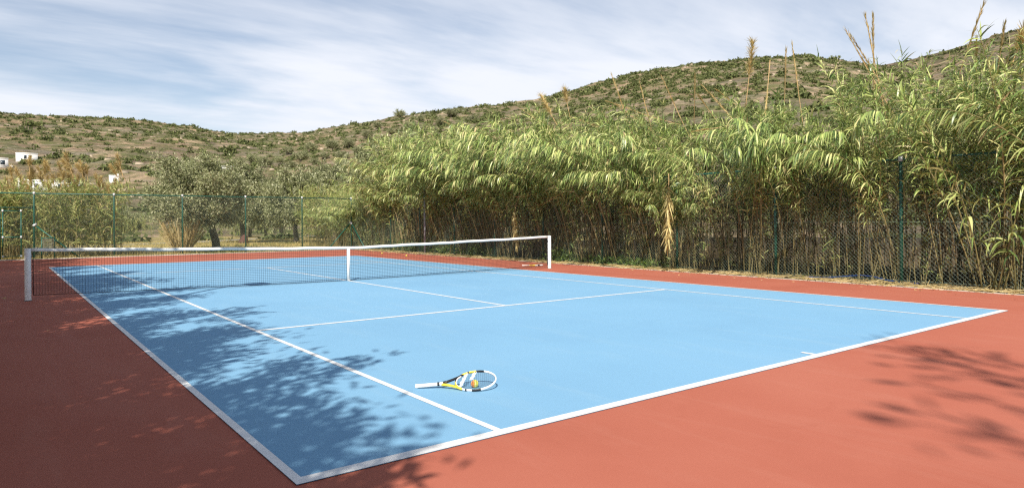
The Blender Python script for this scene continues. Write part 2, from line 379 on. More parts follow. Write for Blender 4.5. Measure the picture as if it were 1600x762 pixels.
# court
def sheet(name, m, x0, x1, y0, y1, z, parent=None, nx=1, ny=1):
    b = MB(); xs = np.linspace(x0, x1, nx + 1); ys = np.linspace(y0, y1, ny + 1)
    X, Y = np.meshgrid(xs, ys, indexing='ij'); V = np.stack([X, Y, np.full_like(X, z)], -1).reshape(-1, 3)
    i = (np.arange(nx)[:, None] * (ny + 1) + np.arange(ny)[None, :]).ravel()
    b.add(V, np.stack([i, i + ny + 1, i + ny + 2, i + 1], 1)); return b.build(name, m, parent)
tag(sheet('court_surround', m_red, -3.4, 13.62, -7.5, 30.35, 0.0), kind='structure')
court = tag(sheet('tennis_court', m_blue, 0, 10.97, 0, 23.77, .004), kind='structure')
LW = .056; zl = .0075
BW = .095; SW = .075
for x0, x1, y0, y1 in [(0, 10.97, 0, BW), (0, 10.97, 23.77 - BW, 23.77),
        (0, LW, BW, 23.77 - BW), (10.97 - LW, 10.97, BW, 23.77 - BW), (1.372, 1.372 + LW, BW, 23.77 - BW), (9.598 - LW, 9.598, BW, 23.77 - BW),
        (1.372 + LW, 9.598 - LW, 5.44, 5.44 + SW), (1.372 + LW, 9.598 - LW, 18.25, 18.25 + SW),
        (5.455, 5.455 + .06, 5.44 + SW, 18.25), (5.46, 5.46 + LW, BW, .24), (5.46, 5.46 + LW, 23.53, 23.77 - BW)]:
    sheet('painted_line', m_line, x0, x1, y0, y1, zl, court)
# concrete edging round the red surround
b = MB(); b.box((13.62, -7.5, -.06), (13.70, 30.43, .012)); tag(b.build('concrete_edging', m_conc), kind='structure')
b = MB(); b.box((-3.4, 30.35, -.06), (13.62, 30.43, .03)); tag(b.build('concrete_edging', m_conc), kind='structure')
b = MB(); b.box((13.72, -12, -.3), (70, 34, -.015)); tag(b.build('soil_bank', plain('leaf_litter_soil', (.075, .055, .032), .95, .1, .5, 3)), kind='structure')
# path beyond the far fence
b = MB(); pts = [(-14, 47), (-2, 48.5), (5, 51), (13, 57), (22, 68), (34, 76)]; V = []; F = []
for i, (x, y) in enumerate(pts): V += [(x, y - 1.1, -.018), (x, y + 1.3, -.018)]
for i in range(len(pts) - 1): F.append((2 * i, 2 * i + 2, 2 * i + 3, 2 * i + 1))
b.add(V, F); tag(b.build('path', m_path), kind='structure')

# ------------------------------------------------------------------ net
NY = 11.885; NX0, NX1, NC = -.80, 11.86, 5.485
def ztop(x): return .835 + (.985 - .835) * (np.abs(np.asarray(x) - NC) / 6.4) ** 1.12
def zbot(x): return .02 + .085 * (np.abs(np.asarray(x) - NC) / 6.4) ** 1.5
net = tag(empty('tennis_net', (NC, NY, 0)), 'black tennis net with white top tape across the blue court', 'tennis net')
def off(V, o): return np.asarray(V, float) - np.array(o)
NL = (NC, NY, 0)
b = MB(); xs = np.arange(NX0 + .02, NX1 - .02, .046); cellz = np.linspace(0, 1, 22)
top = ztop(xs) - .05; bot = zbot(xs)
b.wires(off(np.stack([xs, np.full_like(xs, NY), bot], 1), NL), off(np.stack([xs, np.full_like(xs, NY), top], 1), NL), .0025)
kx = np.linspace(NX0 + .02, NX1 - .02, 25)
for c in cellz:
    z = zbot(kx) + (ztop(kx) - .05 - zbot(kx)) * c; P = off(np.stack([kx, np.full_like(kx, NY), z], 1), NL)
    b.wires(P[:-1], P[1:], .0025)
tag(b.build('netting', m_net, net), kind='stuff')
b = MB(); kx = np.linspace(NX0 - .004, NX1 + .004, 97)
V = []; 
for x in kx:
    z = float(ztop(x)) + .004 * math.sin(x * 2.9) + .003 * math.sin(x * 7.1 + 1); V += [(x - NC, -.012, z), (x - NC, .012, z), (x - NC, .012, z - .062), (x - NC, -.012, z - .062)]
F = []
for i in range(len(kx) - 1):
    for j in range(4): F.append((4 * i + j, 4 * i + (j + 1) % 4, 4 * i + 4 + (j + 1) % 4, 4 * i + 4 + j))
F += [(0, 3, 2, 1), (4 * len(kx) - 4, 4 * len(kx) - 3, 4 * len(kx) - 2, 4 * len(kx) - 1)]
b.add(V, F); b.build('top_tape', m_tape, net)
b = MB(); b.box((-.034, -.02, .0), (.034, .02, .838)); b.build('centre_strap', m_tape, net)
for xx in (NX0 + .02, NX1 - .02): b = MB(); b.box((xx - .007 - NC, -.008, float(zbot(xx))), (xx + .007 - NC, .008, float(ztop(xx)) - .055)); b.build('side_tape', m_net, net)
b = MB(); kx = np.linspace(NX0 + .02, NX1 - .02, 30); P = np.stack([kx - NC, 0 * kx, zbot(kx)], 1); b.tube(P, .006, 5); b.build('bottom_cord', m_net, net)
for x, lab in ((-.86, 'white round net post on the shaded left side of the court'), (11.92, 'white round net post at the right end of the net beside the reeds')):
    p = tag(empty('net_post', (x, NY, 0)), lab, 'net post')
    h = .975 if x < 0 else .99; sgn = 1 if x < 0 else -1
    b = MB(); b.tube([(0, 0, 0), (0, 0, .01), (0, 0, h - .012), (0, 0, h)], [.052, .052, .052, .046], 20); b.build('post', m_white, p, True)
    b = MB(); b.tube([(0, 0, -.0), (0, 0, .014)], .064, 20); b.build('base_ring', m_grey, p)
    b = MB(); b.box((sgn * .05 - .006, -.012, .80), (sgn * .05 + .012, .012, .86)); b.build('net_hook', m_grey, p)
    b = MB(); b.tube([(sgn * .05, 0, h - .045), (sgn * .07, 0, h - .04)], .006, 5); b.build('tension_cord', m_grey, p)
    b = MB(); zz = np.linspace(.14, h - .1, 8)
    for q in range(7): b.tube([(sgn * .052, 0, zz[q]), (sgn * .075, 0, zz[q + 1])], .0022, 4)
    b.build('lacing_cord', m_net, p)

# ------------------------------------------------------------------ racket and balls
m_rw = plain('racket_white', (.80, .80, .80), .3, .5); m_rk = plain('racket_black', (.012, .012, .014), .35, .5); m_ry = plain('racket_yellow', (.78, .60, .06), .3, .5)
m_grip = plain('white_grip', (.74, .73, .70), .8, .2, .06, 60); m_str = plain('racket_string', (.05, .07, .10), .4, .4); m_strw = plain('string_stencil', (.80, .83, .86), .6, .3)
def make_racket(label):
    r = tag(empty('tennis_racket'), label, 'tennis racket')
    hx, ax, ay = .512, .172, .131
    n = 72; th = np.linspace(0, 2 * math.pi, n, endpoint=False)
    P = np.stack([hx + ax * np.cos(th), ay * np.sin(th), 0 * th], 1)
    b = MB(); k = 8
    # frame section: deeper (z) than wide
    T = np.roll(P, -1, 0) - np.roll(P, 1, 0); T /= np.linalg.norm(T, axis=1)[:, None]; Nn = np.stack([T[:, 1], -T[:, 0], 0 * th], 1)
    ph = np.linspace(0, 2 * math.pi, k, endpoint=False)
    V = (P[:, None] + Nn[:, None] * (.0062 * np.cos(ph))[None, :, None] + np.array([0, 0, 1.0]) * (.0115 * np.sin(ph))[None, :, None]).reshape(-1, 3)
    def colour(deg):
        d = deg % 360                      # 0 tip, 90 far side, 180 throat, 270 near side
        if d < 62: return 0
        if d < 88: return 1
        if d < 106: return 2
        if d < 111: return 1
        if d < 131: return 2
        if d < 180: return 1
        if d < 229: return 2
        if d < 238: return 0
        if d < 242: return 1
        if d < 258: return 0
        if d < 282: return 1
        return 0
    groups = {0: [], 1: [], 2: []}
    for i in range(n):
        mi = colour(math.degrees(th[i]))
        for j in range(k): groups[mi].append((i * k + j, ((i + 1) % n) * k + j, ((i + 1) % n) * k + (j + 1) % k, i * k + (j + 1) % k))
    b.add(V, np.array(groups[0]), 0); b.n = 0
    for mi in (1, 2):
        b.F.append(np.array(groups[mi])); b.m.append(np.full(len(groups[mi]), mi))
    b.n = len(V); fr = b.build('frame', [m_rw, m_rk, m_ry], r, True)
    for sgn, mm in ((1, m_rk), (-1, m_ry)):
        b = MB(); b.tube([(.225, sgn * .011, 0), (.27, sgn * .022, 0), (.315, sgn * .043, 0), (.36, sgn * .068, 0), (.40, sgn * .0985, 0)], [.012, .0115, .011, .0105, .010], 8)
        b.build('throat_arm', mm, r, True)
    b = MB(); b.tube([(.385, -.078, 0), (.352, -.045, 0), (.341, 0, 0), (.352, .045, 0), (.385, .078, 0)], .008, 8); b.build('bridge', m_rw, r, True)
    b = MB(); b.tube([(.205, 0, 0), (.235, 0, 0)], [.0165, .018], 8); b.build('shaft', m_rw, r)
    b = MB(); b.tube([(.012, 0, 0), (.06, 0, 0), (.188, 0, 0)], [.0175, .0162, .0160], 8); b.build('grip', m_grip, r)
    b = MB(); b.tube([(0, 0, 0), (.004, 0, 0), (.016, 0, 0), (.022, 0, 0)], [.016, .0195, .0195, .0175], 8); b.build('butt_cap', m_rw, r)
    b = MB(); b.tube([(.188, 0, 0), (.206, 0, 0)], .0172, 8); b.build('collar', m_rk, r)
    A = []; B = []; WA = []; WB = []
    def bands(p, q):
        # two slanted white stencil bars printed on the strings
        m = 40; t = np.linspace(0, 1, m + 1); X = p[None] + (q - p)[None] * t[:, None]; s = X[:, 0] - X[:, 1] * .30
        inb = ((s > .383) & (s < .418) & (X[:, 1] > -.075)) | ((s > .452) & (s < .487) & (X[:, 1] > .012)); return X, inb
    def string(p, q):
        p = np.array(p); q = np.array(q); X, inb = bands(p, q)
        A.append(p); B.append(q)
        for i in range(len(X) - 1):
            if inb[i] and inb[i + 1] : WA.append(X[i] + [0, 0, .0006]); WB.append(X[i + 1] + [0, 0, .0006])
    for y in np.linspace(-.108, .108, 16):
        c = ax * math.sqrt(max(0, 1 - (y / ay) ** 2)); x0 = max(hx - c, .346 + abs(y) * .28); string((x0, y, 0), (hx + c, y, 0))
    for x in np.linspace(.368, .668, 19):
        c = ay * math.sqrt(max(0, 1 - ((x - hx) / ax) ** 2)); string((x, -c, .0012), (x, c, .0012))
    b = MB(); b.wires(A, B, .0009); tag(b.build('strings', m_str, r), kind='stuff')
    b = MB(); b.wires(WA, WB, .0030); tag(b.build('string_stencil', m_strw, r), kind='stuff')
    return r
def place_racket(r, butt, dirv, tilt, pitch_h=.053):
    L = Vector((dirv[0], dirv[1], 0)).normalized(); S = Vector((-L.y, L.x, 0))
    a = math.atan2(pitch_h - .004, .512)
    X = L * math.cos(a) + Vector((0, 0, math.sin(a))); Y = S * math.cos(tilt) + Vector((0, 0, math.sin(tilt))); Y = (Y - X * Y.dot(X)).normalized(); Z = X.cross(Y)
    m = Matrix.Identity(4)
    for i in range(3): m[i][0] = X[i]; m[i][1] = Y[i]; m[i][2] = Z[i]; m[i][3] = (butt[0], butt[1], .024)[i]
    r.matrix_world = m
r1 = make_racket('white, black and yellow tennis racket propped on a ball on the blue court')
butt = ground(649, 607.5); tip = ground(776, 606.5); place_racket(r1, butt, tip - butt, math.radians(23), .048)
def ball_mat():
    m, nt, b = mat('tennis_ball_felt'); tcn = N(nt, 'ShaderNodeTexCoord'); s = N(nt, 'ShaderNodeSeparateXYZ'); nt.links.new(tcn.outputs['Object'], s.inputs[0])
    f = MATH(nt, 'GREATER_THAN', s.outputs[0], -0.009)
    nt.links.new(mixc(nt, f, (.70, .24, .04), (.72, .70, .07)), b.inputs['Base Color']); b.inputs['Roughness'].default_value = .95
    b.inputs['Sheen Weight'].default_value = .3; bump(nt, b, noise(nt, 900, 3, .7, tcn.outputs['Object']), .5, .002); return m
m_ball = ball_mat(); m_ball2 = plain('yellow_ball_felt', (.72, .70, .10), .95, .1, .1, 300)
def make_ball(loc, mm, label, rot=0):
    e = tag(empty('tennis_ball', loc, rot), label, 'tennis ball')
    b = MB(); nu, nv = 24, 14; V = []; F = []
    for j in range(nv + 1):
        t = math.pi * j / nv
        for i in range(nu): p = 2 * math.pi * i / nu; V.append((.0335 * math.sin(t) * math.cos(p), .0335 * math.sin(t) * math.sin(p), .0335 * math.cos(t)))
    for j in range(nv):
        for i in range(nu): F.append((j * nu + i, (j + 1) * nu + i, (j + 1) * nu + (i + 1) % nu, j * nu + (i + 1) % nu))
    b.add(V, F); o = b.build('felt', mm, e, True)
    t = np.linspace(0, 2 * math.pi, 48, endpoint=False); a, c = .75, .25; rr = .0334
    S = np.stack([a * np.cos(t) + c * np.cos(3 * t), a * np.sin(t) - c * np.sin(3 * t), 2 * math.sqrt(a * c) * np.sin(2 * t)], 1); S = S / np.linalg.norm(S, axis=1)[:, None] * rr
    b = MB(); b.tube(S, .0011, 5, closed=True); b.build('seam', m_rw, e)
    return e
Ld = (tip - butt)[:2]; Ld /= np.linalg.norm(Ld); Sd = np.array([-Ld[1], Ld[0]])
bp = butt[:2] + Ld * .500 + Sd * .022
make_ball((bp[0], bp[1], .0375), m_ball, 'orange and yellow tennis ball under the racket strings', math.atan2(-.35, .9))
g = ground(635, 400.5); make_ball((g[0], g[1], .0335), m_ball2, 'yellow tennis ball on the far right red surround')
g = ground(597, 396.5); make_ball((g[0], g[1], .0335), m_ball2, 'tiny pale ball near the far corner of the court surround')
r2 = make_racket('second tennis racket lying flat on the red surround by the right net post')
g0 = ground(816, 415.8); g1 = ground(842, 415.2); dv = g1 - g0; place_racket(r2, g0, dv, 0.02, .006)

# ------------------------------------------------------------------ fences
def post(parent, x, y, h, r=.03, m=None, cap=True, name='post'):
    b = MB(); b.tube([(x, y, -.05), (x, y, h - .01), (x, y, h)], [r, r, r * .8], 10); b.build(name, m or m_green, parent, True)
    if cap:
        b = MB(); b.tube([(x, y, h - .07), (x, y, h + .035)], r * 1.35, 10); b.build('clamp', m_clamp, parent)
def chain(parent, p0, p1, z0, z1, sp=.066, r=.0021):
    """diamond wire mesh of crossing diagonals, in the plane p0-p1"""
    p0 = np.array(p0, float); p1 = np.array(p1, float); L = np.linalg.norm(p1 - p0); d = (p1 - p0) / L; H = z1 - z0
    A = []; B = []; nrm = np.array([-d[1], d[0]])
    s = sp * math.sqrt(2) * .92
    for sg, o in ((1, .0012), (-1, -.0012)):
        for c in np.arange(-H, L + H, s):
            a0, a1 = (c, c + H) if sg > 0 else (c, c - H)
            ta, tb = 0.0, 1.0
            lo, hi = min(a0, a1), max(a0, a1)
            if hi <= 0 or lo >= L: continue
            def cl(v): return (v - a0) / (a1 - a0)
            t0 = max(0, min(cl(0), cl(L))); t1 = min(1, max(cl(0), cl(L)))
            if t1 - t0 < .01: continue
            for t, arr in ((t0, A), (t1, B)):
                q = p0 + d * (a0 + (a1 - a0) * t) + nrm * o; arr.append((q[0], q[1], z0 + H * t))
    b = MB(); b.wires(A, B, r); return tag(b.build('chain_link_mesh', m_wire, parent), kind='stuff')
FX = 14.12; FH = 2.72
fr = tag(empty('chain_link_fence', (FX, 12, 0)), 'long green chain link fence in front of the tall reeds on the right', 'fence')
fr_o = Vector((FX, 12, 0))
def rel(o, e):
    for c in e.children:
        if c.get('_rel'): continue
        c.location = -Vector(e.location); c['_rel'] = 1
ys = [-3.1, -.15, 2.84, 5.78, 8.85, 11.85, 14.8, 17.75, 20.7, 23.65, 26.6]
for y in ys: post(fr, FX, y, FH, .036 if y < 7 else .03)
b = MB(); b.tube([(FX, -6, FH - .03), (FX, 12, FH - .03), (FX, 31, FH - .03)], .022, 8); b.build('top_rail', m_green, fr)
chain(fr, (FX - .04, -6), (FX - .04, 31), .02, FH - .03)
for z in (.1, 1.35):
    b = MB(); b.tube([(FX - .02, -6, z), (FX - .02, 31, z)], .0025, 4); b.build('tension_wire', m_wire, fr)
rel(None, fr)
FY = 31.0; FH2 = 2.78
ff = tag(empty('chain_link_fence', (7, FY, 0)), 'green chain link fence across the far end before the olive tree', 'fence')
for x in [-.15, 2.76, 5.55, 8.42, 11.27]: post(ff, x, FY, FH2, .034)
post(ff, 14.0, FY, FH2, .034)
b = MB(); b.tube([(-3.2, FY, FH2 - .03), (5, FY, FH2 - .03), (14, FY, FH2 - .03)], .026, 8); b.build('top_rail', m_green, ff)
chain(ff, (-.15, FY - .04), (14.0, FY - .04), .02, FH2 - .03, .065, .0018)
for a, c in (((-.13, FY, 1.42), (1.45, FY - .35, .0)), ((13.97, FY, 1.45), (12.5, FY - .35, .0)), ((13.99, FY - .05, 1.4), (13.97, FY - 1.9, .0))):
    b = MB(); b.tube([a, c], .028, 8); b.build('brace', m_green, ff)
    b = MB(); b.tube([(a[0] - .05, a[1] - .05, a[2] - .03), (a[0] + .05, a[1] + .03, a[2] + .05)], .05, 8); b.build('clamp', m_clamp, ff)
rel(None, ff)
# gate
gt = tag(empty('gate', (-.9, FY, 0)), 'narrow green framed gate at the left end of the far fence', 'gate')
zt = 2.02
b = MB(); b.tube([(-3.2, FY, zt + .13), (-.15, FY, zt + .13)], .024, 8); b.build('lintel_rail', m_green, gt)
b = MB(); b.tube([(-1.3, FY, 0), (-1.3, FY, zt + .13)], .032, 8); b.build('gate_post', m_green, gt)
for x in (-1.2, -.59): b = MB(); b.tube([(x, FY, .10), (x, FY, zt)], .024, 8); b.build('gate_stile', m_green, gt)
for z in (.13, .93, zt): b = MB(); b.tube([(-1.2, FY, z), (-.59, FY, z)], .022, 8); b.build('gate_rail', m_green, gt)
for x in (-1.2, -.59):
    for z in (.13, .93, zt): b = MB(); b.tube([(x, FY, z - .045), (x, FY, z + .045)], .036, 8); b.build('clamp', m_clamp, gt)
chain(gt, (-1.2, FY + .0), (-.59, FY + .0), .13, zt, .065, .0018); chain(gt, (-.55, FY - .03), (-.17, FY - .03), .02, FH2 - .03, .065, .0018)
rel(None, gt)
# litter bin by the far fence
bx = at_y(75.5, 400, 30.6); bi = tag(empty('waste_bin', (bx[0], 30.6, 0)), 'green wire mesh waste bin beside the far fence brace', 'waste bin')
for sx in (-.225, .225):
    b = MB(); b.tube([(sx, 0, 0), (sx, 0, .92)], .022, 8); b.build('leg', m_green, bi)
b = MB(); th = np.linspace(0, 2 * math.pi, 28, endpoint=False); A = [(.17 * math.cos(t), .17 * math.sin(t), .36) for t in th]; B = [(.19 * math.cos(t), .19 * math.sin(t), .86) for t in th]
b.wires(A, B, .006)
for z, rr in ((.36, .17), (.5, .176), (.62, .181), (.74, .186)): b.tube([(rr * math.cos(t), rr * math.sin(t), z) for t in th], .006, 4, closed=True)
b.build('basket', plain('bin_mesh', (.20, .21, .15), .6, .3), bi)
b = MB(); b.tube([(.20 * math.cos(t), .20 * math.sin(t), .88) for t in th], .016, 6, closed=True); b.box((-.225, -.02, .86), (.225, .02, .895)); b.build('rim', m_green, bi)
# grey steel pole by the right fence
g = ground(690, 397.5)
pl = tag(empty('steel_pole', (13.78, 22.6, 0)), 'grey steel pole standing in front of the right fence and reeds', 'pole')
b = MB(); b.tube([(0, 0, 0), (0, 0, 3.6)], [.05, .045], 12); b.build('pole', m_grey, pl, True)
b = MB(); b.box((-.11, -.11, -.0), (.11, .11, .02)); b.build('base_plate', m_grey, pl)
# blue hose
hp = [(13.95, 4.9, .06), (14.2, 4.5, .05), (14.3, 4.15, .10), (14.35, 3.8, .14), (14.3, 3.5, .13), (14.25, 3.2, .07), (14.3, 2.9, .04), (14.35, 2.6, .03)]
t = np.linspace(0, 7, 40); hp = np.array(hp); P = np.stack([np.interp(t, range(8), hp[:, i]) for i in range(3)], 1)
b = MB(); b.tube(P, .013, 7); tag(b.build('garden_hose', m_hose, None, True), 'blue garden hose lying in the litter at the foot of the right fence', 'hose')

# floodlight pole left of the court (its shadow falls across the tramline by the net)
hd = ground(398, 444); FLH = 7.3; L_ = FLH / math.tan(SUN_EL); fb = (hd[0] - SH[0] * L_, hd[1] - SH[1] * L_)
fl = tag(empty('floodlight_pole', (fb[0] - .5, fb[1], 0)), 'floodlight pole standing by the left surround near the net', 'floodlight')
b = MB(); b.tube([(0, 0, 0), (0, 0, 4), (0, 0, FLH)], [.07, .06, .045], 12); b.build('pole', m_grey, fl, True)
b = MB(); b.tube([(0, 0, FLH - .1), (.55, 0, FLH + .05)], .025, 8); b.build('arm', m_grey, fl)
b = MB(); b.box((.35, -.32, FLH - .08), (.75, .32, FLH + .10)); b.build('lamp_housing', m_grey, fl)
b = MB(); b.box((.38, -.28, FLH - .1), (.72, .28, FLH - .083)); b.build('lamp_glass', m_glass, fl)

# ------------------------------------------------------------------ reeds
def cane_arrays(kind, rng):
    """one giant reed: returns (stem V,F),(leaf V,F), top height.  Leans towards -x."""
    front = kind == 'front'; bare = kind == 'bare'; rgk = rng
    n = 13; Lc = rng.uniform(4.6, 6.0) if not bare else rng.uniform(3.0, 4.4)
    a0 = rng.normal(.10, .10 if not bare else .2); bend = {'front': rng.uniform(1.15, 2.0), 'up': rng.uniform(.18, .8), 'back': rng.uniform(.1, .6), 'tall': rng.uniform(.0, .6), 'bare': rng.uniform(-.1, .5)}[kind]
    sway = rng.normal(0, .28)
    t = np.linspace(0, 1, n); ang = a0 + bend * t ** (1.75 if front else 2.1); yw = sway * t ** 1.5 + rng.normal(0, .06)
    d = np.stack([-np.sin(ang), np.sin(yw) * .6, np.cos(ang)], 1); d /= np.linalg.norm(d, axis=1)[:, None]
    P = np.concatenate([[[0, 0, 0]], np.cumsum(d[:-1] * (Lc / (n - 1)), 0)])
    mb = MB(); mb.tube(P, np.interp(t, [0, .6, 1], [.0135, .011, .003]), 5, caps=False)
    sV, sF, _ = mb.arrays(); sF = np.concatenate(sF)
    nl = {'front': 104, 'up': 94, 'back': 56, 'bare': 8, 'tall': 46}[kind]; t0 = {'front': .38, 'up': .33, 'back': .06, 'bare': .5, 'tall': .15}[kind]
    tl = np.sort(t0 + (1 - t0) * rng.uniform(0, 1, nl) ** .78)
    LP = np.stack([np.interp(tl, t, P[:, i]) for i in range(3)], 1); TD = np.stack([np.interp(tl, t, d[:, i]) for i in range(3)], 1)
    phi = rng.uniform(0, math.pi) + np.arange(nl) * math.pi + rng.normal(0, .95, nl)
    A = np.cross(TD, np.array([0, 1.0, 0])); A /= np.linalg.norm(A, axis=1)[:, None] + 1e-9; B = np.cross(TD, A)
    O = A * np.cos(phi)[:, None] + B * np.sin(phi)[:, None]
    sp = rng.uniform(.5, 1.0, nl)[:, None]
    if front:
        hang = np.interp(tl, [t0, .7, 1], [.1, .6, .9]) * rng.uniform(.5, 1.25)
        hang = hang[:, None]
        D = TD * .75 + O * sp * .8 + np.array([-.18, rng.normal(0, .15), -1.0]) * hang * .8
    else: D = TD * (1 - .35 * sp) + O * sp + np.array([-.12, 0, 0])
    LL = rng.uniform(.26, .54, nl) * (1.45 if kind == 'tall' else 1) * np.interp(tl, [t0, .75, 1], [.9, 1.1, .72]); W = rng.uniform(.022, .043, nl) * {'back': 1.35, 'tall': 2.0}.get(kind, 1) * np.interp(tl, [t0, .8, 1], [1, 1, .7])
    V, F = leaf_strips(LP, D, LL, W, rng.uniform(.2, 1.0, nl) ** 1.4 * np.interp(tl, [t0, 1], [3.2, 2.6]), 4, rng)
    return sV, sF, V, F, P[:, 2].max()
VAR = {}
rg = np.random.default_rng(5)
for kind, cnt in (('front', 14), ('up', 14), ('bare', 8), ('back', 6), ('tall', 10)):
    VAR[kind] = [cane_arrays(kind, rg) for _ in range(cnt)]
VM = {}
def cane_mesh(kind, i, far):
    k = (kind, i, far)
    if k not in VM:
        sV, sF, lV, lF, _ = VAR[kind][i]
        b = MB(); b.add(sV, sF); sm = b.mesh('reed_stem', m_stem, True)
        b = MB(); b.add(lV, lF); lm = b.mesh('reed_foliage', m_reed2 if far else m_reed, False)
        VM[k] = (sm, lm)
    return VM[k]
thick = MB()
def thick_add(kind, i, x, y, rz, s, far):
    sV, sF, lV, lF, _ = VAR[kind][i]; c, sn = math.cos(rz), math.sin(rz); Rm = np.array([[c, -sn, 0], [sn, c, 0], [0, 0, 1]]) * s
    thick.add(sV @ Rm.T + np.array([x, y, -.03]), sF, 0); thick.add(lV @ Rm.T + np.array([x, y, -.03]), lF, 3 if kind == 'back' else 2 if far else 1)
def cane_thing(kind, i, x, y, rz, s, far, label, group):
    e = empty('reed_cane', (x, y, -.03), rz); e.scale = (s, s, s); tag(e, label, 'reed', group)
    sm, lm = cane_mesh(kind, i, far)
    inst('stem', sm, e); tag(inst('foliage', lm, e), kind='stuff')
# height of the reed tops along the right fence (y -> metres), read off the skyline
HT = [(u, v) for u, v in [(1600,112),(1560,108),(1500,128),(1460,172),(1425,200),(1400,150),(1370,108),(1330,128),(1300,170),(1250,178),(1200,165),(1150,182),(1100,190),(1050,186),(1000,182),(950,190),(900,172),(870,160),(845,195),(800,198),(760,208),(720,205),(690,200),(665,218),(640,252),(600,292),(560,318)]]
hy = []; hz = []
for u, v in HT:
    q = at_x(u, v, 15.3); hy.append(q[1]); hz.append(q[2])
hy, hz = np.array(hy), np.array(hz)
def top_h(y): return float(np.interp(y, hy, hz))
cands = []
rg = np.random.default_rng(21)
for yc in np.arange(-3.6, 36, .215):          # clumps of canes along the right fence
    y0 = yc + rg.normal(0, .12); q = rg.uniform(); near = y0 < 4.6
    x0 = 14.4 + 2.9 * q ** 1.8; kind = 'front' if (x0 < 15.6 and rg.uniform() < (.22 if near else .40 if y0 > 24 else .66)) else 'up'
    rzc = rg.normal(-.08, .55); hc = rg.uniform(.46, .98) if kind == 'front' else rg.uniform(.82, 1.04); sp_ = rg.uniform(.14, .30)
    for k in range(int(rg.integers(6, 12))):
        cands.append((kind, max(14.28, x0 + rg.normal(0, sp_)), y0 + rg.normal(0, sp_), rzc + rg.normal(0, .22), hc * rg.uniform(.90, 1.04)))
    if rg.uniform() < .7: cands.append(('bare', 14.2 + abs(rg.normal(0, .45)), y0 + rg.normal(0, .2), rg.uniform(0, 6.28), 1.0))
    cands.append(('bare', x0 + rg.normal(0, .2), y0 + rg.normal(0, .2), rg.uniform(0, 6.28), 1.0))
for y in np.arange(-5, 40, .055):
    cands.append(('back', rg.uniform(15.1, 19.5), y + rg.normal(0, .2), rg.normal(0, .6), rg.uniform(.50, .74)))
for k in range(210):          # short leafy shoots low behind the fence
    cands.append(('tall', 14.22 + abs(rg.normal(0, .5)), rg.uniform(-3, 32), rg.uniform(0, 6.28), rg.uniform(.20, .50)))
items = []
for kind, x, y, rz, hc in cands:
    L = VAR[kind]; i = int(rg.integers(len(L))); H = top_h(y) * hc
    if x > 15.6: H *= 1.0 + .05 * (x - 15.6)
    if kind == 'front': H = 1.4 + (H - 1.4) * .88
    s = H / L[i][4] if kind != 'bare' else rg.uniform(.7, 1.1) * min(1, H / 4.5)
    s = min(max(s, .55 if kind != 'tall' else .2), 1.25)
    items.append((0, kind, i, x, y, rz, s))
order = sorted(range(len(items)), key=lambda k: (99 if items[k][1] == 'back' else 0) + (items[k][3] - 14) + .12 * abs(items[k][4] - 5) + (0 if -2 < items[k][4] < 30 else 9))
front_set = set(order[:190])
for k, (_, kind, i, x, y, rz, s) in enumerate(items):
    if k in front_set and kind != 'back':
        PN = ['nearest', 'second', 'third', 'fourth', 'fifth', 'sixth', 'seventh', 'eighth', 'ninth', 'last']
        bay = int(np.searchsorted([2.84, 5.78, 8.85, 11.85, 14.8, 17.75, 20.7, 23.65, 26.6], y))
        zone = 'behind the right fence, right of its nearest post' if bay == 0 else 'behind the right fence between its %s and %s posts' % (PN[bay - 1], PN[bay])
        lab = {'tall': 'short leafy reed shoot ', 'front': 'arching leafy green reed cane ', 'up': 'upright leafy green reed cane ', 'bare': 'thin tan reed cane '}[kind] + zone
        cane_thing(kind, i, x, y, rz, s, False, lab, ('short shoots ' if kind == 'tall' else 'arching canes ' if kind == 'front' else 'upright canes ' if kind == 'up' else 'thin tan canes ') + zone)
    else: thick_add(kind, i, x, y, rz, s, False)
# reeds beyond the far fence: left bank and the paler patch near the far right corner
rg = np.random.default_rng(33)
def patch(n, u0, u1, y0, y1, vt, n_ind, zone, s_rng=(.85, 1.05), bare_p=.22):
    tot = []
    for k in range(n):
        Y = rg.uniform(y0, y1); u = rg.uniform(u0, u1); q = at_y(u, vt, Y); kind = 'bare' if rg.uniform() < bare_p else 'tall'
        i = int(rg.integers(len(VAR[kind]))); s = q[2] / VAR[kind][i][4] * rg.uniform(*s_rng) * (.75 if kind == 'bare' else 1)
        tot.append((Y, kind, i, q[0], rg.uniform(0, 6.28), max(.3, s)))
    tot.sort(key=lambda t: t[0])
    for j, (Y, kind, i, x, rz, s) in enumerate(tot):
        if j < n_ind: cane_thing(kind, i, x, Y, rz, s, True, ('thin tan reed cane ' if kind == 'bare' else 'leafy pale green reed cane ') + zone, ('thin canes ' if kind == 'bare' else 'leafy canes ') + zone)
        else: thick_add(kind, i, x, Y, rz, s, True)
patch(420, -80, 190, 32.0, 37.0, 284, 62, 'beyond the far fence at the left')
patch(110, -70, 60, 32.4, 35, 285, 16, 'behind the gate')
patch(230, 528, 650, 33.0, 38, 292, 36, 'beyond the far corner of the fence')
patch(110, 468, 560, 37, 43, 292, 0, '', bare_p=.1)
patch(170, 185, 470, 60, 66, 335, 0, '', bare_p=.3)
tag(thick.build('reed_thicket', [m_stem, m_reed, m_reed2, m_dead], None, False), 'dense mass of green reeds filling the bank behind the fences', 'reed thicket', kind='stuff')

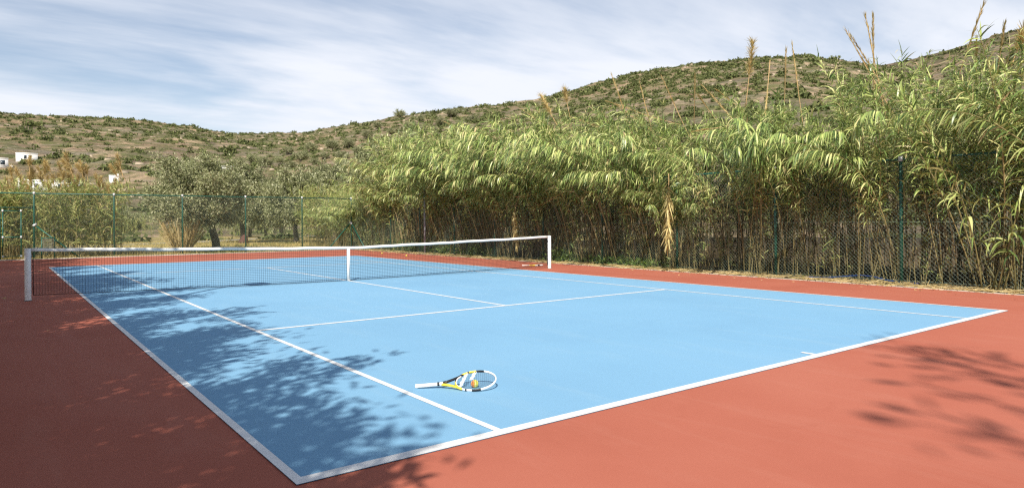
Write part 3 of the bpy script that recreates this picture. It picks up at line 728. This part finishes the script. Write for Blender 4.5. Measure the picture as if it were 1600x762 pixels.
# brown flower stalks and feathery plumes
def stalk(p_base, p_tip, w, label, group, feather=0):
    base = np.array(p_base, float); tip_ = np.array(p_tip, float); e = tag(empty('reed_flower_stalk', base), label, 'reed stalk', group)
    v = tip_ - base; b = MB(); t = np.linspace(0, 1, 7)[:, None]; P = v[None] * t + np.array([0, 0, -.06]) * np.linalg.norm(v) * (t * (1 - t))
    b.tube(P, np.linspace(.014, .007, 7), 5); b.build('stalk', m_stalk, e)
    n = 230 if feather else 90; L = np.linalg.norm(v); rgl = np.random.default_rng(int(abs(base[1] * 1000)) % 9999)
    tt = rgl.uniform(.55 if not feather else .5, 1, n); LP = v[None] * tt[:, None]; d = v / L
    q = rgl.normal(size=(n, 3)); D = d[None] * (1.0 if not feather else .8) + q * (.13 if not feather else .40)
    wd = np.sin((tt - .45) / .55 * math.pi).clip(.1)
    V, F = leaf_strips(LP, D, rgl.uniform(.12, .22, n) * (1.5 if feather else 1), np.full(n, w) , np.full(n, .9 if feather else .2), 2, rgl)
    b = MB(); b.add(V, F); tag(b.build('plume', m_plume, e), kind='stuff')
SK = [((1368,128),(1321,46),14.9),((1370,118),(1331,58),15.3),((1372,122),(1352,24),15.0),((1365,100),(1364,28),15.6),((1505,96),(1536,10),14.7),((1250,160),(1238,72),16.5),
      ((1226,150),(1228,80),15.8),((1560,100),(1570,38),15.2),((1525,112),(1526,66),15.6),((980,185),(956,118),15.0),((1010,178),(948,158),15.0),((1036,215),(966,166),14.6),((1020,208),(1000,132),15.5),
      ((1060,176),(1033,118),15.2),((1085,165),(1086,120),15.8),((1110,175),(1092,150),15.0),((1150,190),(1098,134),14.8),((1145,160),(1122,142),15.4),((880,215),(815,170),15.3),((960,205),(885,180),14.6),
      ((765,222),(690,188),15.0),((700,240),(672,208),14.9),((700,256),(745,242),14.7),((640,286),(614,306),14.2),((735,272),(696,287),13.7),((770,284),(716,300),13.5),((870,258),(840,268),13.6),((880,300),(850,318),13.4),
      ((930,235),(900,226),14.2),((1115,200),(1085,205),14.0),((1200,130),(1196,176),16.0)]
for (a, c, X) in SK:
    p0 = at_x(a[0], a[1], X + .3); p1 = at_x(c[0], c[1], X - .1)
    stalk(p0 - (p1 - p0) * .8, p1, .016, 'straight brown flower stalk sticking out of the tall reeds', 'brown flower stalks above the reeds')
for (a, c, X) in [((1168,140),(1176,68),15.6),((868,190),(845,150),15.2),((888,170),(882,140),15.6),((1585,90),(1599,52),14.6)]:
    p0 = at_x(a[0], a[1], X); p1 = at_x(c[0], c[1], X); stalk(p0 - (p1 - p0) * .4, p1, .02, 'feathery pale brown plume on top of the tall reeds', 'feathery plumes above the right reeds', 1)
rg = np.random.default_rng(3)
for k in range(46):
    u = rg.uniform(0, 190); v = rg.uniform(246, 296) + 6 * math.sin(u * .1); Y = rg.uniform(33, 35.5); p1 = at_y(u, v, Y); p0 = at_y(u + rg.normal(9, 8), v + rg.uniform(24, 42), Y)
    stalk(p0, p1, .017, 'tan feathery plume on the reeds beyond the far fence', 'tan plumes at the left', 1)

# hanging dry yellow reed top, and a pale dry tuft
def hanging(name, top, bottom, n, spread, label):
    top = np.array(top); bottom = np.array(bottom); e = tag(empty(name, top), label, 'dry reed'); v = bottom - top
    b = MB(); b.tube([(0, 0, .25), (0, 0, 0), tuple(v * .5 + [0, .03, 0]), tuple(v)], [.010, .010, .008, .003], 5); b.build('stem', m_stalk, e)
    rgl = np.random.default_rng(8); tt = rgl.uniform(.05, .95, n); q = rgl.normal(size=(n, 3)) * spread; q[:, 2] *= .3
    V, F = leaf_strips(v[None] * tt[:, None], v[None] / np.linalg.norm(v) * .8 + q, rgl.uniform(.22, .42, n), rgl.uniform(.026, .05, n), np.full(n, 1.5), 4, rgl)
    b = MB(); b.add(V, F); tag(b.build('foliage', m_dryleaf, e), kind='stuff')
hanging('hanging_reed', at_x(1045, 285, 13.55), at_x(1044, 388, 13.55), 150, .62, 'yellowed dead reed top hanging upside down over the fence')
hanging('hanging_reed', at_x(803, 322, 14.0), at_x(808, 388, 14.0), 120, .42, 'pale straw tuft hanging in the reeds left of the right net post')
# broad leafed young reed at the right edge
e = tag(empty('broad_leaf_reed', at_x(1555, 450, 14.0) * np.array([1, 1, 0])), 'young reed clump with broad curling leaves at the right edge', 'reed')
rgl = np.random.default_rng(4); b = MB(); bl = MB()
for k in range(9):
    ox, oy = rgl.normal(0, .08), rgl.normal(.0, .28); H = rgl.uniform(1.7, 2.6); dx, dy = rgl.normal(-.05, .1), rgl.normal(.05, .16)
    P = np.array([(ox + dx * s * s * H, oy + dy * s * H, s * H) for s in np.linspace(0, 1, 6)]); b.tube(P, np.linspace(.016, .007, 6), 6)
    n = 15; tt = rgl.uniform(.35, 1, n); LP = np.stack([np.interp(tt, np.linspace(0, 1, 6), P[:, i]) for i in range(3)], 1); q = rgl.normal(size=(n, 3)); q[:, 2] = np.abs(q[:, 2]) * .6 + .3
    V, F = leaf_strips(LP, q, rgl.uniform(.4, .7, n), rgl.uniform(.035, .06, n), rgl.uniform(2.2, 4.5, n), 6, rgl); bl.add(V, F)
b.tube([(-.05, -.1, 0), (.0, .05, .35), (0, .22, .65)], [.02, .016, .012], 6); b.build('stem', m_stem, e, True); tag(bl.build('foliage', m_reed, e), kind='stuff')
# cut dry reed clump under the olive tree
def dry_clump(loc, n, H, sp, label):
    e = tag(empty('dry_reed_clump', loc), label, 'dry reeds'); rgl = np.random.default_rng(14); b = MB(); A = []; B = []; rr = []
    for k in range(n):
        a = rgl.uniform(0, 6.28); r0 = rgl.uniform(0, .4); q = rgl.uniform(.5, 1) * H; A.append((r0 * math.cos(a), r0 * math.sin(a), 0)); B.append(((r0 + sp * rgl.uniform(.2, 1)) * math.cos(a), (r0 + sp * rgl.uniform(.2, 1)) * math.sin(a), q)); rr.append(rgl.uniform(.010, .02))
    b.wires(A, B, rr); tag(b.build('stems', m_straw, e), kind='stuff')
    A = np.array(A); B = np.array(B); tt = rgl.uniform(.3, 1, n * 2)[:, None]; ii = rgl.integers(0, n, n * 2); q = rgl.normal(size=(n * 2, 3)); q[:, 2] = abs(q[:, 2])
    V, F = leaf_strips(A[ii] + (B - A)[ii] * tt, q, rgl.uniform(.2, .4, n * 2), rgl.uniform(.02, .04, n * 2), np.full(n * 2, 2.), 3, rgl); b = MB(); b.add(V, F); tag(b.build('foliage', m_dryleaf, e), kind='stuff')
q = at_y(284, 388, 33.4); dry_clump((q[0], 33.4, -.03), 190, 1.75, .95, 'golden fan of cut dry reeds under the big olive tree')
q = at_y(20, 388, 34); dry_clump((q[0], 33.5, -.03), 60, 1.3, .6, 'small dry reed clump seen through the gate')

# ------------------------------------------------------------------ trees
def tree_meshes(seed, H, R, th, n_limb, n_twig, n_leaf, ll, lw, zsq=.62, tr=.22, lean=(0, 0), shell=.55, sig=.10, name='olive', lm=None, cz=None):
    rgl = np.random.default_rng(seed); bt = MB(); czn = cz if cz else H - R * zsq; top = np.array([lean[0] * .18, lean[1] * .18, th])
    k = np.linspace(0, 1, 7)[:, None]; P = top[None] * k + np.concatenate([.07 * np.sin(k * 5 + seed), .05 * np.cos(k * 4 + seed), 0 * k], 1) * k * 2
    bt.tube(P, np.interp(k[:, 0], [0, .12, 1], [tr * 1.5, tr, tr * .72]), 10)
    LPs = []; LDs = []
    for i in range(n_limb):
        d = rgl.normal(size=3); d /= np.linalg.norm(d); rad = R * (shell + (1 - shell) * rgl.uniform() ** .5) * rgl.uniform(.8, 1.06)
        end = np.array([lean[0] + d[0] * rad, lean[1] + d[1] * rad, czn + d[2] * rad * zsq])
        if end[2] < th * .95: end[2] = th * .95 + rgl.uniform(0, .4)
        st = P[-1] * rgl.uniform(.85, 1.0); t = np.linspace(0, 1, 7)[:, None]
        mid = (st + end) / 2 + np.array([0, 0, .25 * R * rgl.uniform(.2, 1)]); C = st * (1 - t) ** 2 + 2 * mid * t * (1 - t) + end * t ** 2
        bt.tube(C, np.interp(t[:, 0], [0, 1], [tr * rgl.uniform(.25, .5), .012]), 6, caps=False)
        for j in range(n_twig):
            s = rgl.uniform(.45, 1.0); p0 = np.array([np.interp(s, t[:, 0], C[:, q]) for q in range(3)]); dd = (end - st) / np.linalg.norm(end - st) + rgl.normal(size=3) * .75; dd[2] += .15; dd /= np.linalg.norm(dd)
            Lt = rgl.uniform(.35, .9) * R * .28; bt.wires([p0], [p0 + dd * Lt], .008)
            m = n_leaf; tt = rgl.uniform(.1, 1.1, m)[:, None]; LPs.append(p0 + dd * Lt * tt + rgl.normal(size=(m, 3)) * sig); LDs.append(dd + rgl.normal(size=(m, 3)) * .7)
    LPs = np.concatenate(LPs); LDs = np.concatenate(LDs); m = len(LPs)
    V, F = leaf_quads(LPs, LDs, rgl.uniform(.7, 1.3, m) * ll, rgl.uniform(.7, 1.3, m) * lw, rgl); bc = MB(); bc.add(V, F)
    return bt.mesh(name + '_trunk', m_bark, True), bc.mesh(name + '_crown', lm or m_olive, False)
def tree_thing(name, ms, loc, rz, s, label, cat, group=None):
    e = empty(name, loc, rz); e.scale = s if isinstance(s, tuple) else (s, s, s); tag(e, label, cat, group); inst('trunk', ms[0], e); tag(inst('crown', ms[1], e), kind='stuff'); return e
OA = tree_meshes(1, 5.7, 3.35, 1.75, 84, 11, 90, .14, .05, .66, .26, (-1.25, -.75), sig=.16)
OB = tree_meshes(2, 5.2, 3.0, 1.5, 60, 10, 62, .17, .062, .75, .2, sig=.15)
OC = tree_meshes(3, 4.4, 2.5, 1.0, 34, 7, 24, .24, .09, .7, .18, sig=.18)
q = at_y(338, 387, 34.6); tree_thing('olive_tree', OA, (q[0], 34.6, -.03), .0, (.85, .85, .89), 'big grey green olive tree behind the far fence', 'olive tree')
q = at_y(379, 374, 50); tree_thing('olive_tree', OB, (q[0], 50, -.03), 1.2, (1.1, 1.1, 1.15), 'olive tree with a thick pale trunk behind the big olive tree', 'olive tree')
b = MB(); st = tag(empty('red_stump', (q[0] - .2, 49, -.03)), 'small reddish stump at the foot of the second olive tree', 'stump')
b.tube([(0, 0, 0), (.02, 0, .2), (.06, 0, .42), (.12, .02, .6)], [.42, .30, .24, .14], 9); b.build('stump', m_rust, st, True)
for j, (u, vt, Y, s, lab) in enumerate([(462, 262, 46, 1.0, 'rounded olive tree right of the big olive, above the fence rail'), (522, 250, 55, 1.15, 'taller olive tree behind the pale reeds near the far corner'),
        (604, 214, 44, 1.15, 'dark olive tree rising behind the far right fence corner'), (655, 205, 50, 1.2, 'olive tree half hidden behind the right reeds at the far end'),
        (415, 300, 62, .8, 'small olive tree seen between two taller olives'), (560, 243, 60, 1.2, 'olive tree between two others above the far corner reeds'), (390, 318, 72, 1.1, 'far low olive tree right of the big olive trunk'), (440, 300, 74, 1.2, 'far olive tree behind the rounded olive'), (500, 290, 72, 1.2, 'far olive tree above the pale corner reeds'), (180, 322, 68, 1.0, 'far low olive tree behind the left reeds')]):
    q = at_y(u, vt, Y); z = q[2]; tree_thing('olive_tree', OB, (q[0], Y, -.03), j * 1.7, (s, s, max(.5, z / 5.25)), lab, 'olive tree')
# olives on the slope
OLV = [(372,252),(395,250),(416,256),(438,250),(455,258),(470,248),(492,252),(508,243),(520,230),(485,232),(450,236),(545,225),(575,212),(590,196),(610,205),(640,198),(668,202),(690,190),(625,180),(655,186),(705,178),(560,235),(535,245),(600,222),(680,215),(718,195),(740,185)]
for j, (u, v) in enumerate(OLV):
    p, rr = hit(u, v + 6); s = RNG.uniform(.55, .95) * (rr / 150) ** .6
    tree_thing('slope_olive', OC, (p[0], p[1], p[2] - .3), j * 1.3, (s * 1.1, s * 1.1, s * .85), 'small round olive tree on the sandy slope above the far fence', 'olive tree', 'olive trees on the slope')
# trees left of and behind the court that throw the shade
SA = tree_meshes(7, 6.9, 2.8, 2.0, 44, 11, 40, .19, .062, .85, .17, sig=.14, name='shade', lm=m_tam)
SB = tree_meshes(8, 6.6, 2.7, 1.9, 40, 11, 40, .19, .062, .9, .16, sig=.14, name='shade', lm=m_tam)
SHT = [(-5.2, -4.3, .90, 'nearest the camera'), (-4.6, -2.9, .86, 'low and close to the camera'), (-4.9, -1.5, .95, 'third from the camera'), (-4.5, .1, .90, 'low and level with the near baseline'), (-5.0, 1.5, 1.02, 'opposite the near tramline'), (-4.5, 4.4, .96, 'opposite the service line'),
       (-4.8, 7.6, 1.06, 'just before the net'), (-4.6, 10.8, 1.0, 'opposite the net'), (-4.7, 14.2, .98, 'just beyond the net'), (-4.6, 17.6, .95, 'opposite the far service line'), (-4.8, 21.2, 1.0, 'near the far baseline'), (-4.7, 25.0, .95, 'beyond the far baseline')]
for j, (x, y, s_, lab) in enumerate(SHT):
    tree_thing('shade_tree', (SA, SB)[j % 2], (x, y, -.03), j * 1.37 + .4, s_, 'leafy tree in the row beside the left surround, ' + lab, 'tree')
for j, (x, y, s_, lab) in enumerate([(-9.0, -6.0, 1.25, 'farthest behind the camera'), (-9.2, -.5, 1.3, 'level with the near baseline'), (-9.0, 5.2, 1.25, 'level with the near service line'), (-9.3, 11.0, 1.3, 'level with the net'), (-6.5, -10.5, 1.2, 'behind the near left corner')]):  # unseen second row, added to cut sky light and deepen the left shade
    tree_thing('shade_tree', (SB, SA)[j % 2], (x, y, -.03), j * 2.1, s_, 'tall tree added in second row to block skylight, ' + lab, 'tree')
SC = tree_meshes(9, 8.5, 3.0, 3.6, 13, 6, 20, .2, .06, .55, .16, sig=.16, name='shade', lm=m_tam)
tree_thing('shade_tree', SC, (-1.8, -15.4, -.03), .5, (1.5, 1.5, 1.6), 'thin tall tree behind the baseline throwing faint shade', 'tree')
tree_thing('shade_tree', SC, (-3.9, -16.4, -.03), 2.4, (1.5, 1.5, 1.7), 'second thin tall tree behind the baseline, nearer the left', 'tree')

# ------------------------------------------------------------------ hill scrub
def shrub_mesh(seed, n=230, sz=.27):
    rgl = np.random.default_rng(seed); d = rgl.normal(size=(n, 3)); d[:, 2] = np.abs(d[:, 2]); d /= np.linalg.norm(d, axis=1)[:, None]
    lob = 1 + .25 * np.sin(d[:, 0] * 4 + seed) * np.cos(d[:, 1] * 5 + seed * 2); P = d * (rgl.uniform(.45, 1, n) * lob)[:, None] * np.array([1, 1, .62])
    V, F = leaf_quads(P - d * .1, d * .5 + rgl.normal(size=(n, 3)), rgl.uniform(.6, 1.2, n) * sz, rgl.uniform(.6, 1.2, n) * sz * .75, rgl); return V, F
SV = [shrub_mesh(s) for s in range(6)]; SM = []
SVL = [shrub_mesh(s + 20, 95, .40) for s in range(6)]; SVS = [shrub_mesh(s + 40, 42, .55) for s in range(6)]
for V, F in SV:
    b = MB(); b.add(V, F); SM.append(b.mesh('shrub_foliage', m_shrub))
rg = np.random.default_rng(77); pts = []
n_try = 24000; az = rg.uniform(-.12, 1.5, n_try); r = np.sqrt(rg.uniform(70 ** 2, 440 ** 2, n_try)); X = CAM[0] + r * np.sin(az); Y = CAM[1] + r * np.cos(az)
dens = .31 + .8 * fbm(X * .03, Y * .03, 31, 4) + .5 * fbm(X * .009, Y * .009, 61, 3) + .10 * np.clip((az - .55) / .3, 0, 1)
keep = rg.uniform(size=n_try) < dens; Zs = h_front(az, r); scrub = MB(); lst = []
for i in np.nonzero(keep)[0]:
    s = (rg.lognormal(.70, .34) if rg.uniform() < .30 else rg.lognormal(-.05, .35)) * (1.0 if az[i] > .5 else .74); lst.append((s / r[i], i, s))
lst.sort(key=lambda t: -t[0] * (1 if 0.02 < az[t[1]] < 1.25 else .1)); cnt = 0
for _, i, s in lst:
    k = int(rg.integers(6)); rz = rg.uniform(0, 6.28); sz = s * rg.uniform(.85, 1.35)
    if cnt < 260 and .02 < az[i] < .95 and r[i] > 105:
        cnt += 1; o = inst('hill_shrub', SM[k], None, (X[i], Y[i], Zs[i] - .15 * s)); o.scale = (s, s, sz); o.rotation_euler = (0, 0, rz)
        side = 'left hill' if az[i] < .45 else 'hill above the reeds'
        tag(o, 'rounded dark green shrub on the dry ' + side, 'shrub', 'shrubs on the ' + side)
    else:
        c, sn = math.cos(rz), math.sin(rz); V, F = (SVL if s > 1.4 else SVS)[k]; V = V * np.array([s, s, sz]); V = np.stack([V[:, 0] * c - V[:, 1] * sn, V[:, 0] * sn + V[:, 1] * c, V[:, 2]], 1)
        scrub.add(V + np.array([X[i], Y[i], Zs[i] - .15 * s]), F)
az = rg.uniform(.9, 1.45, 3600); r = np.sqrt(rg.uniform(520 ** 2, 830 ** 2, 3600)); Zs = h_back(az, r)
for i in range(3600):
    if rg.uniform() > .62: continue
    s = rg.lognormal(1.15, .35); V, F = SVS[int(rg.integers(6))]; scrub.add(V * np.array([s, s, s * .8]) + np.array([CAM[0] + r[i] * math.sin(az[i]), CAM[1] + r[i] * math.cos(az[i]), Zs[i] - .2 * s]), F)
tag(scrub.build('hill_scrub', m_shrub), 'low dark scrub scattered all over the dry hillsides', 'scrub', kind='stuff')
# pale stones on the slopes
rk = MB(); n = 800; az = rg.uniform(-.1, 1.4, n); r = np.sqrt(rg.uniform(95 ** 2, 420 ** 2, n)); X = CAM[0] + r * np.sin(az); Y = CAM[1] + r * np.cos(az); Zs = h_front(az, r)
kk = fbm(X * .025, Y * .025, 71, 4) > .02
CB = np.array([(-1,-1,-1),(1,-1,-1),(1,1,-1),(-1,1,-1),(-1,-1,1),(1,-1,1),(1,1,1),(-1,1,1)], float); CF = np.array([(4,5,6,7),(0,1,5,4),(1,2,6,5),(2,3,7,6),(3,0,4,7)])
for i in np.nonzero(kk)[0]:
    q = CB.copy(); q[4:, :2] *= rg.uniform(.4, .8); q = (q + rg.normal(0, .22, (8, 3))) * np.array([rg.uniform(.3, 1.1), rg.uniform(.3, 1.1), rg.uniform(.15, .45)]); rk.add(q + np.array([X[i], Y[i], Zs[i]]), CF)
tag(rk.build('hill_rocks', plain('pale_rock', (.37, .30, .22), .9, .1, .25, .8)), 'pale stones scattered over the dry hillsides', 'rocks', kind='stuff')
# bushes in the middle ground
for j, (u, v, Y, s, lab) in enumerate([(160, 384, 52, 1.2, 'low dark bush left of the path beyond the far fence'), (440, 372, 58, 1.6, 'dark bush behind the path right of the second olive'), (520, 372, 60, 1.8, 'low dark bush near the far corner beyond the path'), (195, 378, 60, 1.7, 'dark bush left of the big olive trunk'), (300, 376, 62, 1.8, 'dark bush behind the dry reed clump'), (15, 392, 40, 1.3, 'bush in the shade behind the gate')]):
    q = at_y(u, v, Y); o = inst('bush', SM[j % 6], None, (q[0], Y, -.1)); o.scale = (s * 1.4, s, s * .8); tag(o, lab, 'bush')

# ------------------------------------------------------------------ white houses on the hill
def house(u, v, w_px, h_px, label, wins, annex=None, rot=0.0):
    p, rr = hit(u, v); dep = np.dot(p - CAM, _f); W = w_px * dep / FPX; H = h_px * dep / FPX; D = W * .55
    e = tag(empty('white_house', (p[0], p[1], p[2] - .6), -math.atan2(p[0] - CAM[0], p[1] - CAM[1]) + rot), label, 'house'); H += .6
    b = MB(); b.box((-W / 2, 0, 0), (W / 2, D, H)); b.build('wall', m_house, e)
    b = MB(); t = .16
    for a, c in (((-W/2 - .05, -.05), (W/2 + .05, t)), ((-W/2 - .05, D - t), (W/2 + .05, D + .05)), ((-W/2 - .05, t), (-W/2 + t, D - t)), ((W/2 - t, t), (W/2 + .05, D - t))): b.box((*a, H), (*c, H + .28))
    b.build('parapet', m_house, e)
    for f, z0, ww, hh in wins:
        b = MB(); b.box((f * W - ww / 2, -.04, z0 * H), (f * W + ww / 2, .06, z0 * H + hh)); wn = b.build('window', m_glass, e)
        b = MB(); b.box((f * W - ww / 2 - .08, -.10, z0 * H - .10), (f * W + ww / 2 + .08, -.041, z0 * H)); b.build('sill', m_house, wn)
    if annex:
        f, aw, ah = annex; b = MB(); b.box((f * W, .4, 0), (f * W + aw * W, D * .9, H * ah)); b.build('annex', m_house, e)
house(42, 252, 28, 11, 'small white cubic house with two windows high on the left hill', [(-.08, .52, .6, .85), (.14, .52, .6, .85)], (.5, .32, .45))
house(-2, 262, 24, 13, 'white house cut off by the left edge of the picture', [(.2, .5, .8, 1.0)], (.5, .25, .5))
house(84, 296, 74, 12, 'long low white house half hidden behind the tan plumes', [(-.3, .4, .5, .8), (.1, .4, .5, .8), (.33, .4, .8, 1.0)], (-.62, .12, 1.25))
house(178, 286, 13, 10, 'small white building left of the big olive crown', [(.1, .45, .6, .8)], (.28, .22, 1.35))
house(356, 275, 18, 14, 'white house glimpsed through the top of the big olive', [(.1, .45, .8, 1.0)])

# ------------------------------------------------------------------ grass, weeds, litter
def blades(name, m, n, fx, H, W, label, cat, droop=1.2, seed=1):
    rgl = np.random.default_rng(seed); P = fx(rgl, n); D = rgl.normal(size=(len(P), 3)) * .45; D[:, 2] = 1; k = len(P)
    V, F = leaf_strips(P, D, rgl.uniform(.5, 1.2, k) * H, rgl.uniform(.6, 1.3, k) * W, np.full(k, droop), 2, rgl, np.array([.9, .8, .05]))
    b = MB(); b.add(V, F); return tag(b.build(name, m), label, cat, kind='stuff')
def far_field(rgl, n):
    x = rgl.uniform(-6, 26, n); y = 31.4 + rgl.uniform(0, 1, n) ** 1.5 * 26; k = vnoise(x * .35, y * .35, 4) > .38; return np.stack([x[k], y[k], np.full(k.sum(), -.03)], 1)
blades('dry_grass', m_grass, 26000, far_field, .24, .018, 'golden dry grass on the field beyond the far fence', 'grass', seed=2)
def far_green(rgl, n):
    x = rgl.uniform(-6, 24, n); y = 31.2 + rgl.uniform(0, 1, n) ** 1.6 * 22; k = vnoise(x * .3 + 9, y * .4, 6) > .58; return np.stack([x[k], y[k], np.full(k.sum(), -.03)], 1)
blades('green_grass', m_ggrass, 16000, far_green, .22, .018, 'patches of green grass beyond the far fence', 'grass', seed=3)
def verge(rgl, n):
    y = rgl.uniform(-6, 31, n); x = 13.78 + np.abs(rgl.normal(0, .35, n)); k = (vnoise(y * .9, x * 2, 8) > .5) & (y > 4.5); return np.stack([x[k], y[k], np.full(k.sum(), -.03)], 1)
blades('verge_grass', m_ggrass, 6500, verge, .17, .012, 'green and yellow grass along the foot of the right fence', 'grass', seed=4)
def verge2(rgl, n):
    x = rgl.uniform(-3, 14, n); y = 30.5 + np.abs(rgl.normal(0, .3, n)); return np.stack([x, y, np.full(n, -.03)], 1)
blades('far_verge_grass', m_grass, 3500, verge2, .14, .014, 'dry grass strip along the foot of the far fence', 'grass', seed=5)
# straw litter
rgl = np.random.default_rng(6); n = 4200; y = rgl.uniform(-6, 30, n); x = 13.58 + np.abs(rgl.normal(0, .42, n)) + .06 * np.sin(y * 3); a = rgl.uniform(0, 6.28, n); L = rgl.uniform(.06, .34, n)
z = .012 + rgl.uniform(0, .05, n); A = np.stack([x, y, z], 1); B = A + np.stack([np.cos(a) * L, np.sin(a) * L, rgl.normal(0, .03, n)], 1); B[:, 2] = np.maximum(B[:, 2], .008)
b = MB(); b.wires(A, B, rgl.uniform(.002, .006, n)); tag(b.build('straw_litter', m_straw), 'loose straw and broken canes along the right edge of the red surround', 'straw', kind='stuff')
# leafy weeds behind the fence
def weeds(rgl, n):
    c = [(at_x(755, 396, 14.5)[1], .9, .55), (at_x(640, 396, 14.4)[1], 1.6, .6), (at_x(950, 413, 14.3)[1], .8, .3), (at_x(1000, 418, 14.3)[1], .7, .28), (at_x(880, 408, 14.3)[1], .6, .5), (at_x(700, 396, 14.5)[1], 1.0, .5)]
    P = []
    for yc, sy, h in c: m = n // 6; P.append(np.stack([rgl.normal(14.35, .18, m), rgl.normal(yc, sy * .6, m), rgl.uniform(0, 1, m) * h * rgl.uniform(.5, 1, m)], 1))
    return np.concatenate(P)
rgl = np.random.default_rng(9); P = weeds(rgl, 5400); D = rgl.normal(size=P.shape); D[:, 2] = np.abs(D[:, 2]); V, F = leaf_quads(P, D, rgl.uniform(.06, .14, len(P)), rgl.uniform(.03, .07, len(P)), rgl)
b = MB(); b.add(V, F); tag(b.build('leafy_weeds', m_weed), 'bright green leafy weeds at the foot of the right fence', 'weeds', kind='stuff')

# a few blown dry leaves on the court
rgl = np.random.default_rng(12); n = 200; xr = 13.55 - np.minimum(np.abs(rgl.normal(0, .6, n)), 2.3); yr = rgl.uniform(-1, 29, n); k = rgl.uniform(size=n) < .2
xr = np.where(k, rgl.uniform(-3, -.2, n), xr); yr = np.where(k, rgl.uniform(2, 28, n), yr)
P = np.stack([xr, yr, rgl.uniform(.012, .022, n)], 1); a = rgl.uniform(0, 6.28, n); D = np.stack([np.cos(a), np.sin(a), rgl.normal(0, .08, n)], 1)
V, F = leaf_quads(P, D, rgl.uniform(.03, .09, n), rgl.uniform(.008, .022, n), rgl); V[:, 2] = np.maximum(V[:, 2], .010)
b = MB(); b.add(V, F); tag(b.build('fallen_leaves', m_straw), 'small dry leaves blown onto the red surround', 'leaves', kind='stuff')
